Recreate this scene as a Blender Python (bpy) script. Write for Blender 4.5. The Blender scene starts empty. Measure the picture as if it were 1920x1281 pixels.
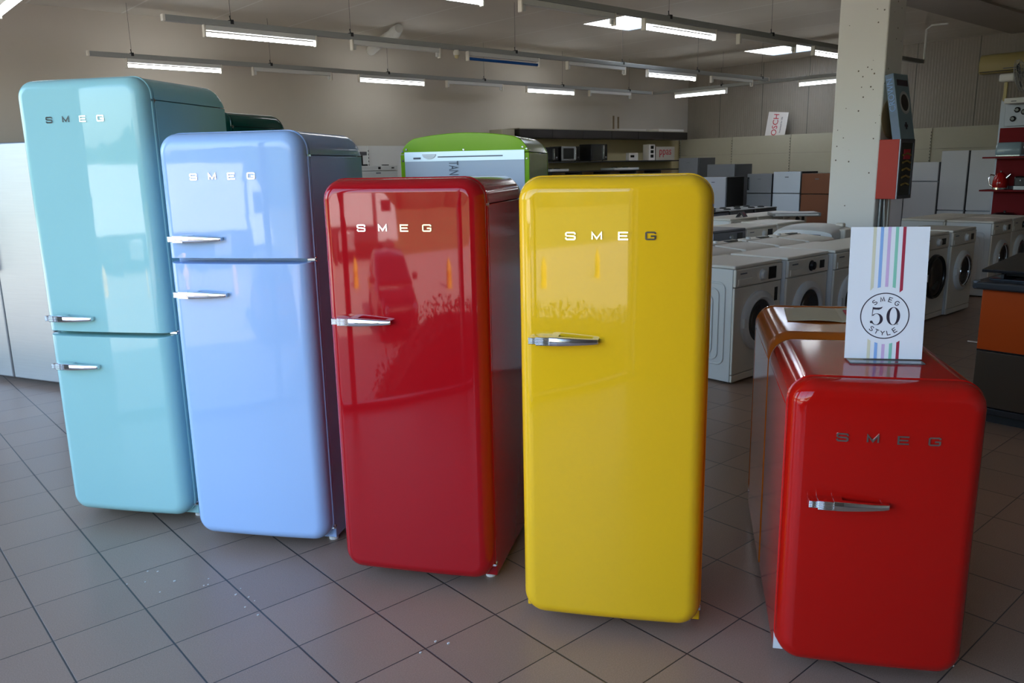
import bpy, math, random
from math import sin, cos, pi, radians, sqrt
from mathutils import Matrix, Vector
random.seed(7)
scn = bpy.context.scene
COL = scn.collection
# ------------------------------------------------------------------ render look
scn.view_settings.view_transform = 'Standard'
scn.view_settings.look = 'None'
scn.view_settings.gamma = 1.0
scn.view_settings.exposure = 0.50
scn.view_settings.use_curve_mapping = False
scn.cycles.use_denoising = True
scn.cycles.max_bounces = 10
scn.cycles.diffuse_bounces = 5
scn.cycles.glossy_bounces = 5
scn.cycles.transmission_bounces = 6
scn.cycles.transparent_max_bounces = 8
scn.cycles.sample_clamp_indirect = 6.0
scn.cycles.caustics_reflective = False
scn.cycles.caustics_refractive = False

# ------------------------------------------------------------------ materials
def nmat(name):
    m = bpy.data.materials.new(name); m.use_nodes = True
    return m, m.node_tree.nodes, m.node_tree.links, m.node_tree.nodes['Principled BSDF']
def mat(name, col, rough=0.5, metal=0.0, spec=0.5, coat=0.0, noise=0.0, nscale=8.0, bump=0.0, bscale=60.0, emit=None, es=0.0, alpha=None, trans=0.0, ior=1.5, stretch=None):
    m, N, L, b = nmat(name)
    b.inputs['Base Color'].default_value = (*col, 1)
    b.inputs['Roughness'].default_value = rough
    b.inputs['Metallic'].default_value = metal
    b.inputs['IOR'].default_value = ior
    b.inputs['Specular IOR Level'].default_value = spec
    b.inputs['Coat Weight'].default_value = coat
    b.inputs['Coat Roughness'].default_value = 0.03
    b.inputs['Transmission Weight'].default_value = trans
    tc = N.new('ShaderNodeTexCoord')
    if noise > 0:
        n = N.new('ShaderNodeTexNoise'); n.inputs['Scale'].default_value = nscale; n.inputs['Detail'].default_value = 5
        mp = N.new('ShaderNodeMapping')
        if stretch: mp.inputs['Scale'].default_value = stretch
        L.new(tc.outputs['Object'], mp.inputs['Vector']); L.new(mp.outputs['Vector'], n.inputs['Vector'])
        r = N.new('ShaderNodeMapRange'); r.inputs['To Min'].default_value = 1 - noise; r.inputs['To Max'].default_value = 1 + noise
        L.new(n.outputs['Fac'], r.inputs['Value'])
        v = N.new('ShaderNodeVectorMath'); v.operation = 'SCALE'; v.inputs[0].default_value = col
        L.new(r.outputs['Result'], v.inputs['Scale']); L.new(v.outputs['Vector'], b.inputs['Base Color'])
    if bump > 0:
        n2 = N.new('ShaderNodeTexNoise'); n2.inputs['Scale'].default_value = bscale; n2.inputs['Detail'].default_value = 3
        L.new(tc.outputs['Object'], n2.inputs['Vector'])
        bp = N.new('ShaderNodeBump'); bp.inputs['Strength'].default_value = bump; bp.inputs['Distance'].default_value = 0.01
        L.new(n2.outputs['Fac'], bp.inputs['Height']); L.new(bp.outputs['Normal'], b.inputs['Normal'])
    if emit:
        b.inputs['Emission Color'].default_value = (*emit, 1); b.inputs['Emission Strength'].default_value = es
    return m
SIDE = {}; SIDECOL = {}
def enamel(name, col):
    SIDECOL[name] = col
    # thick glossy lacquer with a very slight orange peel
    m = mat(name, col, rough=0.035, spec=0.38, ior=1.5, noise=0.02, nscale=3)
    return m

M = {}
M['aqua'] = enamel('aqua_enamel', (0.33, 0.60, 0.60))
M['sky'] = enamel('pale_blue_enamel', (0.34, 0.50, 0.78))
M['red'] = enamel('red_enamel', (0.35, 0.005, 0.009))
M['red2'] = enamel('bright_red_enamel', (0.42, 0.006, 0.004))
M['yellow'] = enamel('yellow_enamel', (0.78, 0.44, 0.012))
M['orange'] = enamel('orange_enamel', (0.55, 0.13, 0.01))
M['lime'] = enamel('lime_enamel', (0.23, 0.44, 0.018))
M['bottle'] = enamel('bottle_green_enamel', (0.004, 0.07, 0.055))
M['chrome'] = mat('chrome', (0.82, 0.83, 0.85), rough=0.10, metal=1.0)
M['steel'] = mat('brushed_steel', (0.34, 0.35, 0.36), rough=0.40, metal=0.8, noise=0.06, nscale=3, stretch=(1, 1, 30))
M['steel_dark'] = mat('dark_steel', (0.20, 0.21, 0.24), rough=0.40, metal=0.8, noise=0.05, nscale=3, stretch=(1, 1, 30))
M['gasket'] = mat('gasket_rubber', (0.045, 0.05, 0.055), rough=0.6)
M['white'] = mat('white_paint', (0.68, 0.69, 0.69), rough=0.35, noise=0.02)
M['warmwhite'] = mat('warm_white_plastic', (0.76, 0.72, 0.64), rough=0.4)
M['pvc'] = mat('white_pvc', (0.72, 0.72, 0.70), rough=0.4)
M['black'] = mat('black_plastic', (0.012, 0.012, 0.014), rough=0.25)
M['blackmatt'] = mat('black_matt', (0.02, 0.02, 0.022), rough=0.6)
M['glassdark'] = mat('dark_porthole_glass', (0.012, 0.014, 0.018), rough=0.04, spec=0.6)
M['glassblue'] = mat('smoked_porthole_glass', (0.03, 0.04, 0.05), rough=0.05, spec=0.6)
M['rubber'] = mat('dark_rubber', (0.02, 0.02, 0.02), rough=0.7)
M['backsheet'] = mat('plastic_back_sheet', (0.50, 0.56, 0.64), rough=0.35)
M['foil'] = mat('bright_zinc_strip', (0.80, 0.90, 0.95), rough=0.35, metal=0.25)
M['print_grey'] = mat('grey_print', (0.12, 0.13, 0.16), rough=0.6)
M['beige'] = mat('beige_panel', (0.40, 0.37, 0.28), rough=0.55, noise=0.03)
M['beige2'] = mat('warm_beige_board', (0.60, 0.50, 0.27), rough=0.6, noise=0.06, nscale=3)
M['darkwood'] = mat('dark_wenge_front', (0.022, 0.018, 0.017), rough=0.35, noise=0.15)
M['brown'] = mat('copper_brown_front', (0.17, 0.045, 0.008), rough=0.4, noise=0.04)
M['card_white'] = mat('card_stock', (0.85, 0.86, 0.90), rough=0.5)
M['ink'] = mat('dark_ink', (0.03, 0.02, 0.035), rough=0.6)
M['s_cream'] = mat('cream_ink', (0.72, 0.68, 0.50), rough=0.6)
M['s_blue'] = mat('blue_ink', (0.27, 0.45, 0.80), rough=0.6)
M['s_pink'] = mat('pink_ink', (0.66, 0.46, 0.72), rough=0.6)
M['s_green'] = mat('green_ink', (0.27, 0.62, 0.47), rough=0.6)
M['s_red'] = mat('crimson_ink', (0.40, 0.025, 0.055), rough=0.6)
M['acrylic'] = mat('clear_acrylic', (0.75, 0.75, 0.8), rough=0.05, trans=0.85, ior=1.4)
M['paper'] = mat('cream_paper', (0.62, 0.58, 0.42), rough=0.6, noise=0.03)
M['bluetube'] = mat('blue_sleeved_tube', (0.004, 0.10, 0.42), rough=0.3)
M['tube_lit'] = mat('lit_fluorescent_tube', (1, 1, 1), emit=(0.93, 0.97, 1.0), es=11.0)
M['tube_off'] = mat('unlit_tube_glass', (0.55, 0.55, 0.53), rough=0.3)
M['track'] = mat('grey_track_metal', (0.34, 0.35, 0.34), rough=0.5)
M['firered'] = mat('fire_box_red', (0.50, 0.035, 0.018), rough=0.45, spec=0.3)
M['cardboard'] = mat('tan_board', (0.22, 0.15, 0.07), rough=0.7)
M['cartonblue'] = mat('printed_carton_blue', (0.22, 0.33, 0.40), rough=0.35, noise=0.12, nscale=10)
M['cartonside'] = mat('printed_carton_side', (0.08, 0.14, 0.26), rough=0.35, noise=0.2, nscale=16)
M['shelfred'] = mat('dark_red_laminate', (0.20, 0.006, 0.010), rough=0.7, spec=0.25)
M['acbeige'] = mat('yellowed_plastic', (0.42, 0.34, 0.13), rough=0.4)
M['cooker_orange'] = mat('orange_oven_door', (0.50, 0.062, 0.002), rough=0.3)
M['signwhite'] = mat('sign_white', (0.70, 0.66, 0.62), rough=0.5)
M['signred'] = mat('sign_red', (0.55, 0.03, 0.05), rough=0.5)
M['hobblack'] = mat('black_enamel_frame', (0.025, 0.026, 0.03), rough=0.35)
M['galv'] = mat('galvanised_pipe', (0.30, 0.33, 0.34), rough=0.35, metal=0.7)
M['insul'] = mat('white_tape_wrap', (0.62, 0.62, 0.58), rough=0.6, bump=0.5, bscale=30)
M['wire'] = mat('thin_wire', (0.05, 0.05, 0.05), rough=0.5)

def tile_floor():
    m, N, L, b = nmat('porcelain_floor_tiles')
    geo = N.new('ShaderNodeNewGeometry'); sep = N.new('ShaderNodeSeparateXYZ'); L.new(geo.outputs['Position'], sep.inputs[0])
    S = 0.2998
    def line(out, off, w):
        a = N.new('ShaderNodeMath'); a.operation = 'SUBTRACT'; L.new(out, a.inputs[0]); a.inputs[1].default_value = off
        d = N.new('ShaderNodeMath'); d.operation = 'DIVIDE'; L.new(a.outputs[0], d.inputs[0]); d.inputs[1].default_value = S
        fr = N.new('ShaderNodeMath'); fr.operation = 'FRACT'; L.new(d.outputs[0], fr.inputs[0])
        s = N.new('ShaderNodeMath'); s.operation = 'SUBTRACT'; L.new(fr.outputs[0], s.inputs[0]); s.inputs[1].default_value = 0.5
        ab = N.new('ShaderNodeMath'); ab.operation = 'ABSOLUTE'; L.new(s.outputs[0], ab.inputs[0])
        r = N.new('ShaderNodeMapRange'); r.interpolation_type = 'SMOOTHSTEP'
        r.inputs['From Min'].default_value = 0.5 - w / S; r.inputs['From Max'].default_value = 0.5 - 0.35 * w / S
        L.new(ab.outputs[0], r.inputs['Value']); 
        fl = N.new('ShaderNodeMath'); fl.operation = 'FLOOR'; L.new(d.outputs[0], fl.inputs[0])
        return r.outputs['Result'], fl.outputs[0]
    lx, ix = line(sep.outputs['X'], 0.426, 0.0042); ly, iy = line(sep.outputs['Y'], 3.774, 0.0028)
    mx = N.new('ShaderNodeMath'); mx.operation = 'MAXIMUM'; L.new(lx, mx.inputs[0]); L.new(ly, mx.inputs[1])
    cb = N.new('ShaderNodeCombineXYZ'); L.new(ix, cb.inputs[0]); L.new(iy, cb.inputs[1])
    wn = N.new('ShaderNodeTexWhiteNoise'); wn.noise_dimensions = '3D'; L.new(cb.outputs[0], wn.inputs['Vector'])
    n1 = N.new('ShaderNodeTexNoise'); n1.inputs['Scale'].default_value = 260; n1.inputs['Detail'].default_value = 2; L.new(geo.outputs['Position'], n1.inputs['Vector'])
    n2 = N.new('ShaderNodeTexNoise'); n2.inputs['Scale'].default_value = 2.2; n2.inputs['Detail'].default_value = 6; L.new(geo.outputs['Position'], n2.inputs['Vector'])
    a1 = N.new('ShaderNodeMath'); a1.operation = 'MULTIPLY_ADD'; L.new(n1.outputs['Fac'], a1.inputs[0]); a1.inputs[1].default_value = 0.80; a1.inputs[2].default_value = 0.42
    a2 = N.new('ShaderNodeMath'); a2.operation = 'MULTIPLY_ADD'; L.new(n2.outputs['Fac'], a2.inputs[0]); a2.inputs[1].default_value = 0.22; L.new(a1.outputs[0], a2.inputs[2])
    a3 = N.new('ShaderNodeMath'); a3.operation = 'MULTIPLY_ADD'; L.new(wn.outputs['Value'], a3.inputs[0]); a3.inputs[1].default_value = 0.10; L.new(a2.outputs[0], a3.inputs[2])
    sc = N.new('ShaderNodeVectorMath'); sc.operation = 'SCALE'; sc.inputs[0].default_value = FLOORCOL; L.new(a3.outputs[0], sc.inputs['Scale'])
    mix = N.new('ShaderNodeMix'); mix.data_type = 'RGBA'; L.new(mx.outputs[0], mix.inputs['Factor']); L.new(sc.outputs[0], mix.inputs['A']); mix.inputs['B'].default_value = (0.040, 0.036, 0.036, 1)
    L.new(mix.outputs['Result'], b.inputs['Base Color'])
    rr = N.new('ShaderNodeMapRange'); L.new(n2.outputs['Fac'], rr.inputs['Value']); rr.inputs['To Min'].default_value = 0.29; rr.inputs['To Max'].default_value = 0.42
    L.new(rr.outputs['Result'], b.inputs['Roughness']); b.inputs['Specular IOR Level'].default_value = 0.5
    iv = N.new('ShaderNodeMath'); iv.operation = 'SUBTRACT'; iv.inputs[0].default_value = 1.0; L.new(mx.outputs[0], iv.inputs[1])
    bp = N.new('ShaderNodeBump'); bp.inputs['Strength'].default_value = 0.5; bp.inputs['Distance'].default_value = 0.002; L.new(iv.outputs[0], bp.inputs['Height']); L.new(bp.outputs['Normal'], b.inputs['Normal'])
    return m
FLOORCOL = (0.34, 0.235, 0.175)
M['floor'] = tile_floor()

def striped(name, col, axis, period, linew, linecol, noise=0.05, off=0.0, rib=None, ribamt=0.3, rough=0.7):
    m, N, L, b = nmat(name)
    geo = N.new('ShaderNodeNewGeometry'); sep = N.new('ShaderNodeSeparateXYZ'); L.new(geo.outputs['Position'], sep.inputs[0])
    o = sep.outputs[axis]
    a = N.new('ShaderNodeMath'); a.operation = 'MULTIPLY_ADD'; L.new(o, a.inputs[0]); a.inputs[1].default_value = 1 / period; a.inputs[2].default_value = -off / period + 0.5
    fr = N.new('ShaderNodeMath'); fr.operation = 'FRACT'; L.new(a.outputs[0], fr.inputs[0])
    s = N.new('ShaderNodeMath'); s.operation = 'SUBTRACT'; L.new(fr.outputs[0], s.inputs[0]); s.inputs[1].default_value = 0.5
    ab = N.new('ShaderNodeMath'); ab.operation = 'ABSOLUTE'; L.new(s.outputs[0], ab.inputs[0])
    lt = N.new('ShaderNodeMath'); lt.operation = 'LESS_THAN'; L.new(ab.outputs[0], lt.inputs[0]); lt.inputs[1].default_value = linew / period / 2
    n = N.new('ShaderNodeTexNoise'); n.inputs['Scale'].default_value = 0.9; n.inputs['Detail'].default_value = 6; L.new(geo.outputs['Position'], n.inputs['Vector'])
    r = N.new('ShaderNodeMapRange'); L.new(n.outputs['Fac'], r.inputs['Value']); r.inputs['To Min'].default_value = 1 - noise * 2; r.inputs['To Max'].default_value = 1 + noise * 2
    sc = N.new('ShaderNodeVectorMath'); sc.operation = 'SCALE'; sc.inputs[0].default_value = col; L.new(r.outputs['Result'], sc.inputs['Scale'])
    mix = N.new('ShaderNodeMix'); mix.data_type = 'RGBA'; L.new(lt.outputs[0], mix.inputs['Factor']); L.new(sc.outputs[0], mix.inputs['A']); mix.inputs['B'].default_value = (*linecol, 1)
    L.new(mix.outputs['Result'], b.inputs['Base Color']); b.inputs['Roughness'].default_value = rough
    if rib:
        w = N.new('ShaderNodeMath'); w.operation = 'MULTIPLY'; L.new(o, w.inputs[0]); w.inputs[1].default_value = 2 * pi / rib
        sn = N.new('ShaderNodeMath'); sn.operation = 'SINE'; L.new(w.outputs[0], sn.inputs[0])
        bp = N.new('ShaderNodeBump'); bp.inputs['Strength'].default_value = ribamt; bp.inputs['Distance'].default_value = 0.01; L.new(sn.outputs[0], bp.inputs['Height']); L.new(bp.outputs['Normal'], b.inputs['Normal'])
    return m
M['ceiling'] = striped('ceiling_panels', (0.68, 0.64, 0.56), 'X', 1.205, 0.030, (0.80, 0.78, 0.72), off=0.30, noise=0.06)
M['wallL'] = striped('plain_back_wall', (0.55, 0.50, 0.43), 'X', 40.0, 0.01, (0.3, 0.3, 0.3), off=-15, noise=0.05, rough=0.8)
M['wallR'] = striped('ribbed_sandwich_wall', (0.28, 0.245, 0.20), 'Y', 1.15, 0.020, (0.13, 0.12, 0.10), off=0.35, noise=0.03, rib=0.055, ribamt=0.22)
M['wallF'] = mat('storefront_plaster', (0.45, 0.43, 0.40), rough=0.8)

def column_mat():
    m, N, L, b = nmat('pitted_concrete_paint')
    tc = N.new('ShaderNodeTexCoord')
    v = N.new('ShaderNodeTexVoronoi'); v.inputs['Scale'].default_value = 13; L.new(tc.outputs['Object'], v.inputs['Vector'])
    n = N.new('ShaderNodeTexNoise'); n.inputs['Scale'].default_value = 3; n.inputs['Detail'].default_value = 4; L.new(tc.outputs['Object'], n.inputs['Vector'])
    lt = N.new('ShaderNodeMath'); lt.operation = 'LESS_THAN'; L.new(v.outputs['Distance'], lt.inputs[0]); lt.inputs[1].default_value = 0.11
    gt = N.new('ShaderNodeMath'); gt.operation = 'GREATER_THAN'; L.new(n.outputs['Fac'], gt.inputs[0]); gt.inputs[1].default_value = 0.47
    mu = N.new('ShaderNodeMath'); mu.operation = 'MULTIPLY'; L.new(lt.outputs[0], mu.inputs[0]); L.new(gt.outputs[0], mu.inputs[1])
    mix = N.new('ShaderNodeMix'); mix.data_type = 'RGBA'; L.new(mu.outputs[0], mix.inputs['Factor']); mix.inputs['A'].default_value = (0.88, 0.86, 0.82, 1); mix.inputs['B'].default_value = (0.16, 0.13, 0.10, 1)
    L.new(mix.outputs['Result'], b.inputs['Base Color']); b.inputs['Roughness'].default_value = 0.8
    return m
M['column'] = column_mat()

# ------------------------------------------------------------------ mesh helpers
class MB:
    def __init__(s): s.v = []; s.f = []; s.m = []; s.cur = 0
    def add(s, vs, fs):
        o = len(s.v); s.v += [tuple(p) for p in vs]
        for f in fs: s.f.append(tuple(i + o for i in f)); s.m.append(s.cur)
        return s
    def mi(s, i): s.cur = i; return s
    def box(s, x0, x1, y0, y1, z0, z1):
        if x0 > x1: x0, x1 = x1, x0
        if y0 > y1: y0, y1 = y1, y0
        if z0 > z1: z0, z1 = z1, z0
        v = [(x0,y0,z0),(x1,y0,z0),(x1,y1,z0),(x0,y1,z0),(x0,y0,z1),(x1,y0,z1),(x1,y1,z1),(x0,y1,z1)]
        return s.add(v, [(0,3,2,1),(4,5,6,7),(0,1,5,4),(1,2,6,5),(2,3,7,6),(3,0,4,7)])
    def loft(s, rings, close=True, cap0=True, cap1=True):
        n = len(rings[0]); vs = [p for r in rings for p in r]; fs = []
        for k in range(len(rings) - 1):
            for i in range(n if close else n - 1):
                j = (i + 1) % n
                fs.append((k*n+i, k*n+j, (k+1)*n+j, (k+1)*n+i))
        if cap0: fs.append(tuple(range(n - 1, -1, -1)))
        if cap1: fs.append(tuple((len(rings)-1)*n + i for i in range(n)))
        return s.add(vs, fs)
    def tube(s, path, r, n=8, caps=True):
        path = [Vector(p) for p in path]; rings = []
        for i, p in enumerate(path):
            d = (path[min(i+1, len(path)-1)] - path[max(i-1, 0)]).normalized()
            up = Vector((0,0,1)) if abs(d.z) < 0.9 else Vector((1,0,0))
            a = d.cross(up).normalized(); b = a.cross(d)
            rr = r[i] if isinstance(r, (list, tuple)) else r
            rings.append([p + (a*cos(2*pi*k/n) + b*sin(2*pi*k/n))*rr for k in range(n)])
        return s.loft(rings, True, caps, caps)
    def lathe(s, prof, c, axis='Z', n=24, cap=True):
        # prof = [(r, h)] along the axis
        rings = []
        for r, h in prof:
            ring = []
            for k in range(n):
                a = 2*pi*k/n; x, y = r*cos(a), r*sin(a)
                if axis == 'Z': q = (c[0]+x, c[1]+y, c[2]+h)
                elif axis == 'Y': q = (c[0]+x, c[1]+h, c[2]+y)
                else: q = (c[0]+h, c[1]+x, c[2]+y)
                ring.append(q)
            rings.append(ring)
        return s.loft(rings, True, cap, cap)
    def ribbon(s, pts, w, y, t, fn=None, closed=False):
        # stroke of width w in the xz plane at depth y, thickness t towards -y
        P = [Vector(p) for p in pts]; n = len(P); L = []; R = []
        for i in range(n):
            if closed: a, b = P[i-1], P[(i+1) % n]
            else: a, b = P[max(i-1,0)], P[min(i+1,n-1)]
            d1 = (P[i]-a); d2 = (b-P[i])
            if d1.length < 1e-9: d1 = d2
            if d2.length < 1e-9: d2 = d1
            d1.normalize(); d2.normalize()
            t1 = (d1+d2)
            if t1.length < 1e-6: t1 = d1.copy()
            t1.normalize(); nn = Vector((-t1.y, t1.x)); k = 1/max(0.45, nn.dot(Vector((-d1.y, d1.x))))
            L.append(P[i]+nn*w/2*k); R.append(P[i]-nn*w/2*k)
        vs = []
        for i in range(n):
            for q in (L[i], R[i]):
                for yy in (y, y-t):
                    p = (q.x, yy, q.y); vs.append(fn(p) if fn else p)
        fs = []
        for i in range(n if closed else n-1):
            a = 4*i; b = 4*((i+1) % n)
            fs += [(a+1, b+1, b+3, a+3), (a, a+2, b+2, b), (a, b, b+1, a+1), (a+2, a+3, b+3, b+2)]
        if not closed: fs += [(0,1,3,2), (4*n-4, 4*n-2, 4*n-1, 4*n-3)]
        return s.add(vs, fs)
    def xform(s, M4, start=0):
        for i in range(start, len(s.v)): s.v[i] = tuple(M4 @ Vector(s.v[i]))
        return s
    def build(s, name, mats, parent=None, smooth=None, bevel=0.0, seg=2, loc=None, fix=True):
        me = bpy.data.meshes.new(name); me.from_pydata(s.v, [], s.f)
        if not isinstance(mats, (list, tuple)): mats = [mats]
        for m in mats: me.materials.append(m)
        if len(mats) > 1: me.polygons.foreach_set('material_index', s.m)
        if fix:
            import bmesh
            bm = bmesh.new(); bm.from_mesh(me); bmesh.ops.recalc_face_normals(bm, faces=bm.faces[:]); bm.to_mesh(me); bm.free()
        if smooth is not None:
            me.polygons.foreach_set('use_smooth', [True]*len(me.polygons))
            me.set_sharp_from_angle(angle=radians(smooth))
        me.update()
        o = bpy.data.objects.new(name, me); COL.objects.link(o)
        if parent: o.parent = parent
        if loc: o.location = loc
        if bevel > 0:
            b = o.modifiers.new('bevel', 'BEVEL'); b.width = bevel; b.segments = seg; b.limit_method = 'ANGLE'; b.angle_limit = radians(40); b.harden_normals = False
            if smooth is None:
                me.polygons.foreach_set('use_smooth', [True]*len(me.polygons)); me.set_sharp_from_angle(angle=radians(50))
        return o
def wn(o):
    w = o.modifiers.new('normals', 'WEIGHTED_NORMAL'); w.keep_sharp = True; w.weight = 100; w.mode = 'FACE_AREA'
    return o
def tag(o, label=None, cat=None, group=None, kind=None):
    if label: o['label'] = label
    if cat: o['category'] = cat
    if group: o['group'] = group
    if kind: o['kind'] = kind
    return o
def thing(name, label, cat, loc=(0,0,0), rz=0.0, group=None):
    o = bpy.data.objects.new(name, None); COL.objects.link(o); o.empty_display_size = 0.1
    o.location = loc; o.rotation_euler = (0, 0, rz)
    return tag(o, label, cat, group)
def dup(root, loc, rz, label, group=None, parent=None):
    r = root.copy(); COL.objects.link(r); r.parent = parent
    if parent is None:
        r.location = loc; r.rotation_euler = (0, 0, rz); r['label'] = label
        if group: r['group'] = group
    for ch in [c for c in bpy.data.objects if c.parent == root]:
        dup(ch, None, None, None, None, r)
    return r
def struct(o): o['kind'] = 'structure'; return o

# stroke alphabet (unit box)
SL = {
 'S': [[(1,.72),(1,.88),(.90,1),(.10,1),(0,.90),(0,.62),(.10,.53),(.90,.47),(1,.38),(1,.10),(.90,0),(.10,0),(0,.12),(0,.28)]],
 'M': [[(0,0),(0,1),(.5,.12),(1,1),(1,0)]],
 'E': [[(1,1),(0,1),(0,0),(1,0)], [(0,.5),(.92,.5)]],
 'G': [[(1,.76),(1,.90),(.90,1),(.10,1),(0,.90),(0,.10),(.10,0),(.90,0),(1,.10),(1,.46),(.52,.46)]],
}
# thin round alphabet for the card
def arcp(cx, cz, rx, rz, a0, a1, n=10): return [(cx+rx*cos(radians(a0+(a1-a0)*i/n)), cz+rz*sin(radians(a0+(a1-a0)*i/n))) for i in range(n+1)]
ST = {
 'S': [arcp(.5,.75,.42,.25,35,250,8)[:-1] + arcp(.5,.25,.45,.25,80,-150,9)],
 'M': [[(0,0),(.15,1),(.5,.15),(.85,1),(1,0)]],
 'E': [[(.95,1),(.1,1),(.1,0),(.95,0)], [(.1,.52),(.85,.52)]],
 'G': [arcp(.5,.5,.5,.5,45,360,16) + [(.55,.5)]],
 'T': [[(0,1),(1,1)], [(.5,1),(.5,0)]],
 'Y': [[(0,1),(.5,.5),(1,1)], [(.5,.5),(.5,0)]],
 'L': [[(.1,1),(.1,0),(.9,0)]],
}
def font_mesh(text, size, extrude=0.001):
    cu = bpy.data.curves.new('lettering', 'FONT'); cu.body = text; cu.size = size; cu.extrude = extrude
    cu.align_x = 'CENTER'; cu.align_y = 'CENTER'; cu.resolution_u = 3
    ob = bpy.data.objects.new('lettering', cu); COL.objects.link(ob)
    dg = bpy.context.evaluated_depsgraph_get(); me = bpy.data.meshes.new_from_object(ob.evaluated_get(dg))
    bpy.data.objects.remove(ob); bpy.data.curves.remove(cu)
    return me
def text_obj(name, text, size, m, parent, matrix, sx=1.0):
    me = font_mesh(text, size); me.materials.clear(); me.materials.append(m); me.transform(Matrix.Diagonal((sx,1,1,1))); me.transform(matrix)
    o = bpy.data.objects.new(name, me); COL.objects.link(o); o.parent = parent
    return o

# ------------------------------------------------------------------ retro refrigerator
BOW = 0.012
def door_mesh(w, z0, z1, rt=True, rb=True, R=0.075, r=0.050, t=0.075):
    hw = w/2; rings = []
    Rt, Rb = (R if rt else 0.007), (R if rb else 0.007)
    ft, fb = (1.0 if rt else 0.12), (1.0 if rb else 0.12)
    spec = [(0.025, t, 0), (0.0, t, 0), (0.0, t-0.004, 0), (0.0, t-0.011, 0), (0.0035, t-0.013, 0)]
    for k in range(0, 10):
        a = (pi/2)*(1-k/9); spec.append((0.0035+(r-0.0035)*(1-sin(a)), r*(1-cos(a)), 0))
    for s_ in (0.10, 0.25, 0.45, 0.7, 0.97): spec.append((r, 0.0, s_))
    zc = (z0+z1)/2
    for ins, dep, s_ in spec:
        ix = ins + s_*(hw-r-0.012)
        top = z1 - ins*ft; bot = z0 + ins*fb
        top -= s_*(top-zc)*0.97; bot += s_*(zc-bot)*0.97
        x1 = hw-ix; ring = []
        rt_ = max(Rt-ins, 0.02 if rt else 0.004)*(1-s_*0.8); rb_ = max(Rb-ins, 0.02 if rb else 0.004)*(1-s_*0.8)
        rt_ = min(rt_, x1*0.95); rb_ = min(rb_, x1*0.95)
        def side(a, b, n): return [(a[0]+(b[0]-a[0])*i/n, a[1]+(b[1]-a[1])*i/n) for i in range(1, n)]
        def corner(cx, cz, rr, a0): return [(cx+rr*cos(radians(a0+90*i/8)), cz+rr*sin(radians(a0+90*i/8))) for i in range(9)]
        c1 = corner(x1-rt_, top-rt_, rt_, 0); c2 = corner(-x1+rt_, top-rt_, rt_, 90)
        c3 = corner(-x1+rb_, bot+rb_, rb_, 180); c4 = corner(x1-rb_, bot+rb_, rb_, 270)
        pts = c1+side(c1[-1], c2[0], 14)+c2+side(c2[-1], c3[0], 12)+c3+side(c3[-1], c4[0], 14)+c4+side(c4[-1], c1[0], 12)
        ring = []
        for x, z in pts:
            d = dep - BOW*(1-(2*x/w)**2)*max(0.0, 1-dep/t)
            ring.append((x, d, z))
        rings.append(ring)
    mb = MB(); mb.loft(rings, True, True, True)
    return mb
def handle_mesh(x0, z, flip=1):
    mb = MB()
    def ribbed(xa, xb, yf, yb, hh, n):
        prof = [(yb, -hh), (yf+0.002, -hh)]
        for i in range(n):
            za = -hh + 2*hh*(i+0.15)/n; zb = -hh + 2*hh*(i+0.85)/n
            prof += [(yf, za), (yf, zb)]
            if i < n-1: prof.append((yf+0.0022, -hh+2*hh*(i+1)/n))
        prof += [(yf+0.002, hh), (yb, hh)]
        mb.loft([[(x, y, z+zz) for y, zz in prof] for x in (x0+xa, x0+xb)])
    ribbed(0.0, 0.024, -0.047, 0.012, 0.0105, 5)
    ribbed(0.024, 0.066, -0.052, 0.006, 0.0135, 6)
    def sec(x, yf, yb, ht, hb, c): return [(x0+x, yb, z-hb), (x0+x, yf+c, z-hb), (x0+x, yf, z-hb+c*1.2), (x0+x, yf, z+ht-c*1.2), (x0+x, yf+c, z+ht), (x0+x, yb, z+ht)]
    mb.loft([sec(0.066, -0.0525, 0.0, 0.0140, 0.0140, 0.003), sec(0.092, -0.053, 0.0, 0.0135, 0.0140, 0.003)])
    mb.loft([sec(0.090, -0.0528, -0.034, 0.0134, 0.0140, 0.003), sec(0.13, -0.050, -0.033, 0.0115, 0.0128, 0.003), sec(0.17, -0.046, -0.031, 0.0092, 0.0110, 0.003), sec(0.20, -0.041, -0.027, 0.0078, 0.0095, 0.003), sec(0.214, -0.037, -0.022, 0.0068, 0.0080, 0.003)])
    mb.loft([sec(0.196, -0.037, 0.0, 0.0078, 0.0090, 0.002), sec(0.216, -0.034, 0.0, 0.0065, 0.0078, 0.002)])
    return mb
def logo_letters(xc, z, d, pitch=0.0795, lw=0.032, lh=0.0250, sw=0.0046, w=0.59):
    for i, ch in enumerate('SMEG'):
        mb = MB(); x0 = xc + (i-1.5)*pitch - lw/2
        for st in SL[ch]:
            mb.ribbon([(x0+sw/2+px*(lw-sw), z-lh/2+sw/2+pz*(lh-sw)) for px, pz in st], sw, 0.0, 0.0035, fn=lambda p: (p[0], p[1]-BOW*(1-(2*p[0]/w)**2)+0.0005, p[2]))
        mb.build('logo_letter', M['chrome'], d, smooth=30)
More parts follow.
